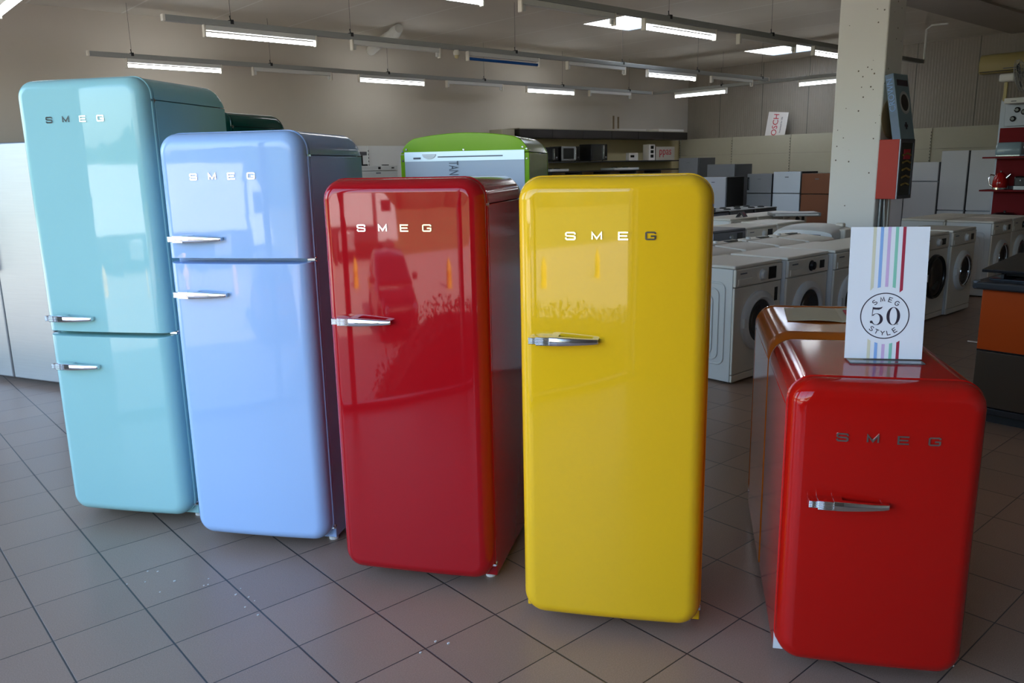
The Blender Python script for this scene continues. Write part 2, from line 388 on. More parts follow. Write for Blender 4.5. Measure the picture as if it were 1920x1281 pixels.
def retro_fridge(name, label, loc, yaw, w, H, split, m, depth=0.60, handles=(), logo=None, logo_dx=-0.005, crown=0.0, white_plinth=False, back=False, hx=-0.2525, rear=0.055):
    t = thing(name, label, 'refrigerator', (loc[0], loc[1], 0), yaw)
    zb = 0.045
    spans = [(zb, H)] if not split else [(zb, split-0.006), (split+0.006, H)]
    hw = w/2 - 0.001
    for i, (a, b) in enumerate(spans):
        d = door_mesh(w, a, b-(crown if b == H else 0), rt=(b == H), rb=(a == zb)).build('door', m, t, smooth=35); wn(d)
        for hz in handles:
            if a < hz < b: handle_mesh(hx, hz).build('handle', M['chrome'], d, bevel=0.0008, seg=1)
        if logo and a < logo < b: logo_letters(logo_dx, logo, d, w=w)
        # rubber seal behind the door
        g = MB()
        def rr(ww, za, zc, R, y): 
            return [(x, y, z) for x, z in ([(ww-R+R*cos(radians(a_)), zc-R+R*sin(radians(a_))) for a_ in range(0, 91, 15)] + [(-ww+R-R*sin(radians(a_)), zc-R+R*cos(radians(a_))) for a_ in range(0, 91, 15)] + [(-ww+R-R*cos(radians(a_)), za+R-R*sin(radians(a_))) for a_ in range(0, 91, 15)] + [(ww-R+R*sin(radians(a_)), za+R-R*cos(radians(a_))) for a_ in range(0, 91, 15)])]
        b_ = b-(crown if b == H else 0)
        g.loft([rr(hw-0.012, a+0.014, b_-0.012, 0.06, 0.073), rr(hw-0.012, a+0.014, b_-0.012, 0.06, 0.086)])
        g.build('seal', M['gasket'], d)
    # body shell and top cap
    if m.name not in SIDE: SIDE[m.name] = mat(m.name + '_sides', tuple(SIDECOL[m.name]), rough=0.10, spec=0.25)
    sm_ = SIDE[m.name]
    y0, y1 = 0.083, depth; zs = H - 0.092; R = 0.075; cr = crown
    def topz(x): return cr*(1-(x/hw)**2)
    prof = [(y0, 0.0), (y0+0.006, 0.0), (y1-rear*1.1, 0.0)] + [(y1-rear*1.1+rear*1.1*sin(radians(a)), rear*(1-cos(radians(a)))) for a in (15, 30, 45, 60, 72, 82, 90)]
    rings = []
    for y, dz in prof:
        top = H - 0.003 - dz*0.8 - cr; RR = R
        pts = [(hw, zs)] + [(hw-RR+RR*cos(radians(a)), top-RR+RR*sin(radians(a))) for a in range(0, 91, 10)]
        pts += [(hw-RR-(2*(hw-RR))*i/12, top) for i in range(1, 12)]
        pts += [(-hw+RR-RR*sin(radians(a)), top-RR+RR*cos(radians(a))) for a in range(0, 91, 10)] + [(-hw, zs)]
        rings.append([(x, y, max(z, zs) + (topz(x) if z > zs+1e-6 else 0)*(z-zs)/(top-zs)) for x, z in pts])
    wn(MB().loft(rings).build('top_cap', sm_, t, smooth=35))
    b = MB()
    zt = zs-0.003
    b.loft([[(-hw, y, zt), (-hw+0.003, y, 0.037), (hw-0.001, y, 0.037), (hw, y, zt)] for y in (y0, y1)])
    b.build('body', sm_, t, bevel=0.003)
    if white_plinth:
        q = MB(); q.box(-hw+0.002, hw-0.002, 0.079, 0.0835, 0.041, 0.16); q.build('plinth', M['white'], t)
    # back sheet with a bright strip near the top
    bp = MB(); bp.box(-hw+0.022, hw-0.022, y1-0.002, y1+0.004, 0.10, zs-0.034); bk = bp.build('back_panel', M['backsheet'], t)
    fs = MB(); fs.box(-hw+0.022, hw-0.022, y1-0.002, y1+0.007, zs-0.034, zs+0.008); fs.build('zinc_strip', M['foil'], t)
    if back:
        sl = MB(); sl.box(-0.18, 0.12, y1+0.0065, y1+0.0085, zs-0.018, zs-0.013); sl.box(0.20, 0.235, y1+0.0065, y1+0.0085, zs-0.024, zs-0.016); sl.build('slot', M['print_grey'], t)
        k = MB(); k.loft([[(0.16+0.032*cos(radians(a)), y, zs-0.002+0.022*sin(radians(a))) for a in range(180, 361, 15)] for y in (y1+0.006, y1+0.011)]); k.build('cable_recess', M['steel'], t, smooth=40)
        for sx, sz in ((-hw+0.012, zs-0.03), (hw-0.012, zs-0.03), (-hw+0.03, zs+0.02), (hw-0.03, zs+0.02), (0, zs+0.014), (-hw+0.012, zs+0.012), (hw-0.012, zs+0.012)):
            s_ = MB(); s_.lathe([(0.005, 0.0), (0.005, 0.003), (0.003, 0.004)], (sx, y1-0.001, sz), 'Y', 10); s_.build('screw', M['chrome'], t)
    # hinges on the right-hand side, adjustable feet
    for hz in ([zb+0.045, H-0.095] + ([split] if split else [])):
        h_ = MB(); h_.box(hw-0.030, hw+0.001, 0.060, 0.088, hz-0.004, hz+0.004); h_.lathe([(0.005, -0.010), (0.005, 0.010)], (hw-0.004, 0.079, hz), 'Z', 10)
        h_.build('hinge', M['chrome'], t)
    for fx, fy in ((-hw+0.06, 0.17), (hw-0.045, 0.15), (-hw+0.04, y1-0.06), (hw-0.04, y1-0.06)):
        f_ = MB(); f_.lathe([(0.020, 0.0), (0.020, 0.012), (0.010, 0.015), (0.010, 0.040)], (fx, fy, 0.0), 'Z', 12); f_.build('foot', M['pvc'], t)
    return t

TEAL = retro_fridge('retro_fridge', 'tall aqua retro fridge-freezer with two doors, nearest the steel fridge', (0.911, 3.6766), -0.9319, 0.597, 1.926, 0.874, M['aqua'], handles=(0.945, 0.735), logo=1.762, logo_dx=-0.008)
BLUE = retro_fridge('retro_fridge', 'pale sky-blue two-door retro fridge-freezer between the aqua and red ones', (1.239, 3.0227), -0.9207, 0.599, 1.692, 1.206, M['sky'], handles=(1.293, 1.077), logo=1.526, logo_dx=-0.018)
RED = retro_fridge('retro_fridge', 'tall one-door glossy red retro fridge standing beside the yellow fridge', (1.5308, 2.3223), -0.9623, 0.592, 1.512, None, M['red'], handles=(1.020,), logo=1.344, logo_dx=-0.015)
YEL = retro_fridge('retro_fridge', 'bright yellow one-door retro fridge with chrome handle', (1.8226, 1.6174), -0.9295, 0.592, 1.511, None, M['yellow'], handles=(1.012,), logo=1.332, logo_dx=-0.005)
SM_YAW = -0.9389; SM = (2.1859, 0.9171)
SMALL = retro_fridge('mini_fridge', 'small red retro fridge carrying the striped white card on its top', SM, SM_YAW, 0.528, 0.938, None, M['red2'], depth=0.622, handles=(0.585,), logo=0.778, logo_dx=0.002, white_plinth=True, hx=-0.200)
def smf(x, y):
    c, s = cos(SM_YAW), sin(SM_YAW); return (SM[0]+c*x-s*y, SM[1]+s*x+c*y)
ORG = retro_fridge('mini_fridge', 'small orange retro fridge back to back with the small red one', smf(0.0, 1.316), SM_YAW+pi, 0.528, 0.938, None, M['orange'], depth=0.66, handles=(0.563,), logo=0.766, logo_dx=-0.004)
# dark green one behind the aqua one and the lime one seen from its back
ty = 0.71886
def xy2uv(x, y): return (x*cos(ty)+y*sin(ty), -x*sin(ty)+y*cos(ty))
retro_fridge('retro_fridge', 'dark green retro fridge behind the aqua one, only its top showing', (1.99, 5.43), -1.119, 0.60, 1.926, 0.874, M['bottle'], logo=1.762)
# lime: its back centre sits at camera-frame (-0.2, 3.7)
_c = xy2uv(-0.2, 3.7); _yw = -0.2 - ty + pi
_b = (-sin(_yw), cos(_yw))
LIME = retro_fridge('retro_fridge', 'lime green retro fridge seen from its back panel', (_c[0]-_b[0]*0.60, _c[1]-_b[1]*0.60), _yw, 0.60, 1.698, None, M['lime'], crown=0.034, back=True, rear=0.006, logo=1.5, handles=(1.1,))
def lime_text():
    Mx = Matrix.Translation((0.050, 0.606, 1.532)) @ Matrix.Rotation(pi, 4, 'Z') @ Matrix.Rotation(pi/2, 4, 'X') @ Matrix.Rotation(-pi/2, 4, 'Z')
    text_obj('lettering', 'TANE', 0.062, M['print_grey'], LIME, Mx, 0.50)
lime_text()

# ------------------------------------------------------------------ advertising card on the small red fridge
def card():
    cx, cy = smf(0.0355, 0.271)
    t = thing('display_card', 'white advertising card with coloured stripes on the small red fridge', 'sign', (cx, cy, 0.937), SM_YAW+0.045)
    W_, H_ = 0.223, 0.400; tilt = Matrix.Translation((0, 0, 0.006)) @ Matrix.Rotation(radians(-4.0), 4, 'X')
    def bb(mb, nm, m): mb.xform(tilt); return mb.build(nm, m, t)
    bb(MB().box(-W_/2, W_/2, 0, 0.0022, 0, H_), 'board', M['card_white'])
    fr = [0.308, 0.40, 0.494, 0.590, 0.682]; cols = ['s_cream', 's_blue', 's_pink', 's_green', 's_red']
    lo = [(.545,.520), (.548,.541), (.551,.551), (.541,.548), (.527,.508)]; hi = [(.152,.138), (.127,.120), (.113,.113), (.118,.124), (.128,.142)]
    for f, c, (l0, l1), (h0, h1) in zip(fr, cols, lo, hi):
        mb = MB(); x0 = -W_/2+W_*(f-0.020); x1 = -W_/2+W_*(f+0.020)
        for quad in (((x0, l1*H_), (x1, l0*H_), (x1, H_), (x0, H_)), ((x0, 0), (x1, 0), (x1, h1*H_), (x0, h0*H_))):
            v = [(x, -0.0004, z) for x, z in quad]; mb = MB(); mb.add(v, [(0, 1, 2, 3)])
            mb.xform(tilt); mb.build('stripe', M[c], t, fix=False)
    C = (-W_/2+W_*0.492, 0.330*H_); R = 0.0690
    mb = MB()
    mb.ribbon([(C[0]+R*cos(2*pi*i/64), C[1]+R*sin(2*pi*i/64)) for i in range(64)], 0.0030, -0.0002, 0.0004, closed=True)
    def letter(ch, ang, up, rad=0.0508, w=0.0115, h=0.0132, sw=0.0022):
        a = radians(ang); px, pz = C[0]+rad*sin(a), C[1]+up*rad*cos(a)
        rot = -a if up > 0 else a
        for st in ST[ch]:
            pts = []
            for x, z in st:
                lx, lz = (x-.5)*w, (z-.5)*h
                pts.append((px+lx*cos(rot)-lz*sin(rot), pz+lx*sin(rot)+lz*cos(rot)))
            mb.ribbon(pts, sw, -0.0002, 0.0004)
    for ch, a in zip('SMEG', (-37, -10, 16, 41)): letter(ch, a, 1)
    for ch, a in zip('STYLE', (-42, -23.5, -4, 15, 35)): letter(ch, a, -1, 0.0530)
    # heavy serif numerals 5 and 0
    y = -0.0004
    def poly(pts): mb.add([(p[0], y, p[1]) for p in pts], [tuple(range(len(pts)))])
    def band(outer, inner):
        n = len(outer); mb.add([(p[0], y, p[1]) for p in outer]+[(p[0], y, p[1]) for p in inner], [(i, i+1, n+i+1, n+i) for i in range(n-1)])
    hx, hz = C[0]+0.0245, C[1]-0.0005
    n = 40
    band([(hx+0.0195*cos(2*pi*i/n), hz+0.0275*sin(2*pi*i/n)) for i in range(n+1)], [(hx+0.0105*cos(2*pi*i/n), hz+0.0260*sin(2*pi*i/n)) for i in range(n+1)])
    fx, fz = C[0]-0.0225, C[1]-0.0105
    a0, a1 = 140, -150
    o = [(fx+0.0178*cos(radians(a0+(a1-a0)*i/n)), fz+0.0178*sin(radians(a0+(a1-a0)*i/n))) for i in range(n+1)]
    q = [(fx-0.0015+0.0105*cos(radians(a0+(a1-a0)*i/n))*1.02, fz+0.0163*sin(radians(a0+(a1-a0)*i/n))) for i in range(n+1)]
    band(o, q)
    poly([(fx-0.0150+0.0042*cos(2*pi*i/14), fz-0.0085+0.0042*sin(2*pi*i/14)) for i in range(14)])
    poly([(fx-0.0145, fz+0.0085), (fx-0.0128, fz+0.0100), (fx-0.0105, fz+0.037), (fx-0.0130, fz+0.037)])
    poly([(fx-0.0130, fz+0.037), (fx-0.0125, fz+0.0300), (fx+0.0050, fz+0.0290), (fx+0.0120, fz+0.0325), (fx+0.0160, fz+0.0385), (fx+0.0080, fz+0.0360), (fx-0.0030, fz+0.0355)])
    for st in ST['S']: mb.ribbon([(C[0]+0.0335+x*0.0055, C[1]-0.0260+z*0.0080) for x, z in st], 0.0012, -0.0005, 0.0004)
    mb.xform(tilt); mb.build('emblem', M['ink'], t)
    ft = MB(); ft.box(-0.104, 0.110, -0.045, 0.030, 0.000, 0.003); ft.build('holder', M['acrylic'], t, bevel=0.0008, seg=1)
card()
def leaflet():
    c = smf(0.035, 1.035)
    t = thing('open_booklet', 'open cream booklet lying on top of the small orange fridge', 'booklet', (c[0], c[1], 0.9365), SM_YAW-0.06)
    for s_ in (-1, 1):
        rows = []
        for i in range(9):
            x = s_*0.20*i/8; z = 0.0008+0.010*sin(pi*min(1, i/8*1.15))*(0.5 if s_ < 0 else 1) + (0.004 if i == 8 and s_ > 0 else 0)
            rows.append((x, z))
        mb = MB(); top = [[(x, y, z+0.0014), ] for x, z in rows for y in ()]
        mb.loft([[(x, -0.145, z), (x, 0.145, z), (x, 0.145, z+0.0015), (x, -0.145, z+0.0015)] for x, z in rows])
        mb.build('page', M['paper'], t, smooth=40)
    pr = MB()
    for i in range(4): pr.box(0.02, 0.055, -0.06+0.035*i, -0.035+0.035*i, 0.0105, 0.0125)
    pr.build('printed_swatch', M['signred'], t)
leaflet()

# ------------------------------------------------------------------ room shell
CE = 3.80; U0, U1, V0, V1 = -0.82, 17.25, -2.6, 12.80
def b1(name, x0, x1, y0, y1, z0, z1, m, kind='structure'):
    o = MB().box(x0, x1, y0, y1, z0, z1).build(name, m)
    if kind: o['kind'] = kind
    return o
b1('floor', U0-0.15, U1, V0, V1, -0.12, 0.0, M['floor'])
b1('wall_left', U0-0.2, U1+0.2, V1, V1+0.2, 0, CE+0.1, M['wallL'])
b1('wall_right', U1, U1+0.2, V0-0.2, V1, 0, CE+0.1, M['wallR'])
b1('wall_rear', U0-0.2, U1, V0-0.2, V0, 0, CE+0.1, M['wallF'])
wf = MB()
HT = 3.30
openings = [(-0.40, 3.74), (4.42, 8.60), (9.05, 12.55)]
prev = V0
for a, b in openings: wf.box(U0-0.20, U0, prev, a, 0, CE+0.1); prev = b
wf.box(U0-0.20, U0, prev, V1, 0, CE+0.1)
for a, b in openings: wf.box(U0-0.20, U0, a, b, HT, CE+0.1)
wf.box(U0-0.20, U0-0.16, V0, V1, -1.5, 0)
wf.box(U0-0.25, U0-0.15, V0, V1, CE+0.1, 5.2)
wf.box(U0-0.25, U0-0.05, -18, V0-0.2, -1.5, 5.2)  # unseen facade run, added to keep the ground outside in the building's shadow
struct(wf.build('wall_front', M['wallF']))
for i, (a, b) in enumerate(openings):
    fr = MB(); n = 2 if i else 3
    for k in range(n+1):
        v = a + (b-a)*k/n; w = 0.03
        fr.box(U0-0.14, U0-0.08, max(a, v-w), min(b, v+w), 0, HT)
    fr.box(U0-0.14, U0-0.08, a, b, HT-0.05, HT); fr.box(U0-0.14, U0-0.08, a, b, 0, 0.04)
    struct(fr.build('window_%d' % (i+1), M['steel_dark']))
# ceiling with two rooflights
sk = [(10.08, 11.20, 8.47, 9.60), (15.22, 16.36, 8.78, 9.92)]
ce = MB(); xs = [U0-0.2, sk[0][0], sk[0][1], sk[1][0], sk[1][1], U1+0.2]
for i in range(5):
    xa, xb = xs[i], xs[i+1]
    hole = sk[0] if i == 1 else sk[1] if i == 3 else None
    if hole: ce.box(xa, xb, V0-0.2, hole[2], CE, CE+0.12); ce.box(xa, xb, hole[3], V1+0.2, CE, CE+0.12)
    else: ce.box(xa, xb, V0-0.2, V1+0.2, CE, CE+0.12)
struct(ce.build('ceiling', M['ceiling']))
mt, Nn, Ll, bb_ = nmat('opal_rooflight')
tr = Nn.new('ShaderNodeBsdfTranslucent'); tr.inputs['Color'].default_value = (0.9, 0.95, 1.0, 1); Ll.new(tr.outputs[0], Nn['Material Output'].inputs['Surface'])
for i, (a, b, c, d) in enumerate(sk):
    o = MB().box(a, b, c, d, CE+0.004, CE+0.008).build('window_%d' % (i+4), mt); struct(o)
# downstand beam along the column line
b1('trim_1', 9.2, U1, 4.76, 5.60, CE-0.035, CE+0.02, mat('beam_grey', (0.42, 0.39, 0.35), rough=0.8, noise=0.05, nscale=2))
col = MB().box(8.49, 8.87, 3.88, 4.40, 0, CE).build('column', M['column'], bevel=0.012); struct(col)
# outside ground, bank, distant trees
b1('ground_outside', -90, U0-0.2, -70, 70, -1.6, -1.5, mat('beige_block_paving', (0.42, 0.36, 0.31), rough=0.8, noise=0.12, nscale=0.8, bump=0.2, bscale=8))
bank = MB(); bank.loft([[(-24.5, y, -1.5), (-30, y, -0.6), (-44, y, -0.1), (-44, y, -1.5)] for y in (-70, 70)]); struct(bank.build('ground_bank', mat('dry_grass', (0.16, 0.17, 0.06), rough=0.9, noise=0.3, nscale=0.6)))

# ------------------------------------------------------------------ fluorescent lighting tracks
lampN = [0]
def lamp_proto(state):
    t = thing('fluorescent_lamp', 'x', 'ceiling lamp')
    h = MB(); h.box(-0.64, 0.64, -0.028, 0.028, 0.020, 0.075); h.build('housing', M['pvc'], t, bevel=0.006)
    for s_ in (-1, 1):
        c = MB(); c.box(s_*0.64, s_*0.665, -0.030, 0.030, -0.050, 0.078); c.build('end_cap', M['warmwhite'], t, bevel=0.008)
    if state != 'empty':
        u = MB(); u.tube([(-0.635, 0, -0.018), (0.635, 0, -0.018)], 0.020, 12); u.build('tube', {'lit': M['tube_lit'], 'blue': M['bluetube'], 'off': M['tube_off']}[state], t, smooth=60)
    else:
        for s_ in (-1, 1): MB().box(s_*0.60, s_*0.637, -0.012, 0.012, -0.035, 0.019).build('lamp_holder', M['pvc'], t)
    return t
protos = {k: lamp_proto(k) for k in ('lit', 'empty', 'blue')}
used = set()
def lamp(state, x, y, z, rz, label, group):
    p = protos[state]
    if state not in used:
        used.add(state); p.location = (x, y, z); p.rotation_euler = (0, 0, rz); p['label'] = label; p['group'] = group; return p
    return dup(p, (x, y, z), rz, label, group)
def track(p0, p1, z, hang, label):
    L_ = sqrt((p1[0]-p0[0])**2+(p1[1]-p0[1])**2); rz = math.atan2(p1[1]-p0[1], p1[0]-p0[0])
    t = thing('lighting_track', label, 'lighting track', (p0[0], p0[1], z), rz, 'ceiling lighting tracks')
    MB().box(0, L_, -0.032, 0.032, 0.0, 0.062).build('rail', M['track'], t, bevel=0.004)
    for s_ in (0, L_): MB().box(s_-0.012, s_+0.012, -0.034, 0.034, -0.002, 0.064).build('end_cap', M['warmwhite'], t)
    for d in hang:
        w = MB(); w.tube([(d, 0, 0.11), (d, 0, CE-z-0.001)], 0.0022, 5); w.build('hanger_wire', M['wire'], t)
        c = MB(); c.box(d-0.018, d+0.018, -0.036, 0.036, 0.03, 0.075); c.tube([(d, 0, 0.07), (d-0.01, 0, 0.12)], 0.006, 6); c.build('hanger_clip', M['blackmatt'], t)
ZT = 3.085; ZL = 3.0095
G = 'fluorescent lamps on the ceiling tracks'
track((3.19, 12.0), (14.80, 12.0), ZT, [0.55, 2.55, 4.65, 6.75, 8.8, 10.85], 'grey lighting track nearest the plain back wall')
A = [('lit', 4.31, 'lit fluorescent lamp above the aqua fridge, first along the back wall'), ('empty', 6.10, 'empty lamp fitting between two lit lamps near the back wall, above the blue fridge'), ('lit', 7.92, 'lit fluorescent lamp near the back wall, above the lime green fridge'), ('empty', 9.72, 'empty lamp fitting near the back wall, below the blue tube'), ('lit', 11.66, 'lit fluorescent lamp near the back wall, above the dark wall cabinets'), ('empty', 13.43, 'empty lamp fitting nearest the room corner on the back-wall track')]
for s_, u, lb in A: lamp(s_, u, 12.0, ZL, 0, lb, G)
track((3.13, 8.93), (14.55, 8.93), ZT, [0.72, 2.2, 4.85, 7.15, 9.15, 11.2], 'grey lighting track in the middle, carrying the blue tube')
B = [('lit', 4.20, 'lit fluorescent lamp at the start of the middle track, before the white wrapped pipe'), ('empty', 5.99, 'empty lamp fitting on the middle track below the white wrapped pipe'), ('blue', 7.77, 'fluorescent lamp fitting with a blue tube'), ('empty', 9.68, 'empty lamp fitting on the middle track between the blue tube and a lit lamp'), ('lit', 11.56, 'lit fluorescent lamp on the middle track, past the blue tube'), ('empty', 13.35, 'empty lamp fitting at the far end of the middle track')]
for s_, u, lb in B: lamp(s_, u, 8.93, ZL, 0, lb, G)
track((0.6, 5.93), (14.3, 5.93), ZT, [1.6, 4.95, 7.0, 9.1, 11.6], 'grey lighting track that runs behind the concrete column')
Cc = [('lit', 4.26, 'lit fluorescent lamp cut off by the top edge of the picture'), ('empty', 6.03, 'large empty lamp fitting before the rooflight'), ('lit', 7.82, 'largest lit fluorescent lamp, just below the rooflight'), ('empty', 9.62, 'empty lamp fitting in front of the farther rooflight'), ('lit', 11.42, 'lit fluorescent lamp partly hidden by the concrete column, at the farther rooflight')]
for s_, u, lb in Cc: lamp(s_, u, 5.93, ZL, 0, lb, G)
track((14.9, 12.1), (14.9, 6.6), ZT, [1.9, 4.6], 'grey lighting track crossing in front of the ribbed wall')
for s_, v, lb in [('lit', 10.75, 'lit fluorescent lamp in the far room corner, on the crossing track'), ('lit', 7.80, 'lit fluorescent lamp on the crossing track beside the concrete column')]: lamp(s_, 14.9, v, ZL, pi/2, lb, G)
track((1.66, 9.3), (1.66, 6.2), ZT, [1.0], 'grey lighting track over the steel fridge, mostly out of the picture')
lamp('lit', 1.66, 8.30, ZL, pi/2, 'lit fluorescent lamp in the upper corner above the steel fridge', G)
# motion sensor on the middle track, conduit behind the column, wrapped pipe by the wall
t = thing('motion_sensor', 'small cream motion sensor under the middle lighting track', 'sensor', (6.93, 8.93, 3.0)); s_ = MB(); s_.lathe([(0.03, 0.085), (0.045, 0.06), (0.042, 0.02)], (0, 0, 0), 'Z', 16); s_.build('housing', M['warmwhite'], t, smooth=40)
s_ = MB(); s_.lathe([(0.028, 0.02), (0.026, -0.01), (0.012, -0.022)], (0, 0, 0), 'Z', 14); s_.build('lens', M['beige2'], t, smooth=50)
cd = MB(); cd.tube([(14.36, 5.60, CE-0.13), (14.36, 5.85, CE-0.12), (14.36, 5.93, CE-0.18), (14.36, 5.93, ZT+0.06)], 0.018, 8); tag(cd.build('conduit', M['pvc'], None, smooth=50), 'thin white conduit dropping from the ceiling behind the column', 'conduit')
wp = MB(); wp.tube([(8.02, 12.79, 3.60), (7.9, 12.4, 3.64), (7.6, 11.35, 3.68)], [0.085, 0.09, 0.085], 12); wp.tube([(7.62, 11.42, 3.68), (7.56, 11.20, 3.72)], [0.10, 0.07], 12)
tag(wp.build('wrapped_pipe', M['insul'], None, smooth=50), 'white wrapped pipe slanting from the back wall to the ceiling', 'pipe')

# ------------------------------------------------------------------ upright appliances
def upright(name, label, cat, x, y, rz, w, d, H, splits, mb_, md, group=None, handle=None, gap=0.006, z0=0.03, dt=0.045, bev=0.006, badge=False):
    t = thing(name, label, cat, (x, y, 0), rz, group)
    b = MB(); b.box(0, w, dt+0.008, d, z0, H-0.002); b.box(0.03, w-0.03, dt+0.04, d-0.03, 0, z0+0.01); b.build('body', mb_, t, bevel=0.004)
    zs = [z0+0.015] + list(splits) + [H]
    for i in range(len(zs)-1):
        dd = MB(); dd.box(0.002, w-0.002, 0, dt, zs[i]+gap, zs[i+1]-(gap if i < len(zs)-2 else 0)); dr = dd.build('door', md, t, bevel=bev)
        if handle:
            hm = MB(); hz0, hz1 = zs[i]+0.06, min(zs[i+1]-0.06, zs[i]+0.5)
            hm.box(0.03, 0.045, -0.035, -0.022, hz0, hz1); hm.box(0.03, 0.045, -0.03, 0.002, hz0, hz0+0.02); hm.box(0.03, 0.045, -0.03, 0.002, hz1-0.02, hz1); hm.build('handle', handle, dr, bevel=0.002)
        if badge and i == len(zs)-2:
            g = MB(); g.box(w/2-0.035, w/2+0.035, -0.002, 0.001, zs[i+1]-0.10, zs[i+1]-0.085); g.build('badge', M['print_grey'], dr)
    return t
# large steel side-by-side at the edge of the picture
t = thing('side_by_side_fridge', 'tall brushed steel side-by-side fridge standing left of the aqua fridge', 'refrigerator', (0.882, 7.353, 0), radians(-65.2))
b = MB(); b.box(0, 0.93, 0.075, 0.70, 0.03, 1.77); b.box(0.03, 0.90, 0.11, 0.67, 0, 0.04); b.build('body', M['steel_dark'], t, bevel=0.004)
d1 = MB().box(0.002, 0.401, 0, 0.065, 0.04, 1.78).build('door', M['steel'], t, bevel=0.012)
d2 = MB().box(0.409, 0.928, 0, 0.065, 0.04, 1.78).build('door', M['steel'], t, bevel=0.012)
hh = MB(); hh.box(0.375, 0.402, -0.045, -0.012, 0.86, 1.30); hh.box(0.38, 0.40, -0.03, 0.003, 0.87, 0.90); hh.box(0.38, 0.40, -0.03, 0.003, 1.26, 1.29); hh.build('handle', M['black'], d1, bevel=0.004)
for fx in (0.1, 0.83): MB().lathe([(0.02, 0), (0.02, 0.035)], (fx, 0.15, 0), 'Z', 10).build('foot', M['rubber'], t)

# white freezer by the wall, things on it
t = upright('upright_freezer', 'white upright freezer with a thin control strip on top, behind the red fridge', 'freezer', 5.36, 9.0, 0, 0.60, 0.62, 1.595, [1.53], M['white'], M['white'], gap=0.003, badge=True)
g = MB(); g.box(0.30, 0.335, -0.003, 0.001, 1.55, 1.58); g.box(0.50, 0.54, -0.003, 0.001, 1.558, 1.572); g.build('display', M['black'], t)
t = thing('coffee_maker', 'small black machine standing on the white freezer', 'coffee machine', (5.47, 9.12, 1.595))
MB().box(-0.06, 0.06, -0.09, 0.09, 0, 0.02).build('base', M['black'], t, bevel=0.004); MB().box(-0.06, 0.06, 0.02, 0.09, 0.02, 0.16).build('body', M['black'], t, bevel=0.006); MB().box(-0.06, 0.06, -0.08, 0.09, 0.13, 0.175).build('head', M['steel_dark'], t, bevel=0.006)
o = MB().box(-0.045, 0.045, -0.02, 0.02, 0, 0.012).build('remote_control', M['black'], None, bevel=0.003, loc=(5.80, 9.05, 1.596)); tag(o, 'flat black remote lying on the white freezer', 'remote control')

def pegwall(name, label, x, y, rz, n, pw, H, m, seam=None):
    t = thing(name, label, 'display wall', (x, y, 0), rz)
    for i in range(n):
        MB().box(i*pw+0.012, (i+1)*pw-0.012, 0.02, 0.045, 0.05, seam-0.003 if seam else H).build('panel', m, t)
        if seam: MB().box(i*pw+0.012, (i+1)*pw-0.012, 0.02, 0.045, seam+0.003, H).build('panel', m, t)
    for i in range(n+1):
        p = MB(); p.box(i*pw-0.012, i*pw+0.012, 0.0, 0.055, 0, H)
        p.mi(1)
        k = 0.9
        while k < H-0.05: p.box(i*pw-0.006, i*pw+0.006, -0.002, 0.002, k, k+0.030); k += 0.060
        p.build('slotted_post', [m, M['blackmatt']], t)
    f = MB(); f.box(0, n*pw, -0.02, 0.04, 0, 0.05); f.build('base', m, t)
    return t
pegwall('display_wall', 'long beige slotted display wall in front of the ribbed wall', 16.80, 14.18-1.50, -pi/2, 5, 1.50, 2.14, M['beige'], seam=1.74)
pegwall('display_wall', 'low white display wall behind the white freezer', 6.4, 12.62, 0, 3, 1.35, 1.965, M['white'])
o = MB().box(0, 2.6, 0, 0.35, 0, 1.95).build('storage_unit', M['steel_dark'], None, bevel=0.01, loc=(0.3, 12.40, 0)); tag(o, 'long dark grey unit against the back wall behind the steel fridge', 'storage unit')
# dark wall cabinets, backboard, shelves
t = thing('display_backboard', 'warm beige backboard with two dark shelves under the wall cabinets', 'display wall', (10.95, 12.74, 0))
MB().box(0, 6.0, 0, 0.05, 0, 2.12).build('backboard', M['beige2'], t)
for z in (1.645, 1.44): MB().box(0.05, 5.55, -0.50, 0.0, z-0.025, z).build('shelf', M['blackmatt'], t)
for i in range(6): MB().box(0.9*i+0.05, 0.9*i+0.07, -0.49, 0.0, 0.0, 1.415).build('upright', M['blackmatt'], t)
places = ['first, beside the lime fridge', 'second from the lime fridge', 'third from the lime fridge', 'third from the room corner', 'next to the corner one', 'last, reaching the room corner']
for i in range(6):
    t = thing('wall_cabinet', 'dark wall cabinet in the row by the back wall, ' + places[i], 'cabinet', (11.0+0.913*i, 12.22, 2.12), 0, 'dark wall cabinets in a row')
    MB().box(0, 0.908, 0.02, 0.56, 0, 0.17).build('body', M['darkwood'], t); MB().box(0.002, 0.906, 0, 0.018, 0.002, 0.168).build('door', M['darkwood'], t, bevel=0.002)
    MB().box(0, 0.908, 0, 0.56, 0.171, 0.186).build('top_board', M['beige'], t)
MB_ = MB().box(0, 0.02, 0, 0.56, 0, 0.17)
def simple(name, label, cat, m, dims, loc, rz=0, group=None, bevel=0.004):
    o = MB().box(0, dims[0], 0, dims[1], 0, dims[2]).build(name, m, None, bevel=bevel, loc=loc); o.rotation_euler = (0, 0, rz); return tag(o, label, cat, group)
simple('cardboard_box', 'flat beige carton at the start of the dark wall cabinets', 'box', M['beige'], (0.32, 0.40, 0.16), (10.62, 12.30, 2.12))
simple('shelf_board', 'beige board across the gap above the lime fridge', 'board', M['beige'], (0.40, 0.45, 0.02), (10.57, 12.28, 2.099))
simple('worktop_board', 'white board lying on the dark wall cabinets below the wooden sticks', 'board', M['signwhite'], (0.95, 0.50, 0.035), (14.0, 12.25, 2.307))
simple('worktop_board', 'thick white board on the end of the wall cabinets near the corner', 'board', M['signwhite'], (0.95, 0.52, 0.05), (15.40, 12.24, 2.307))
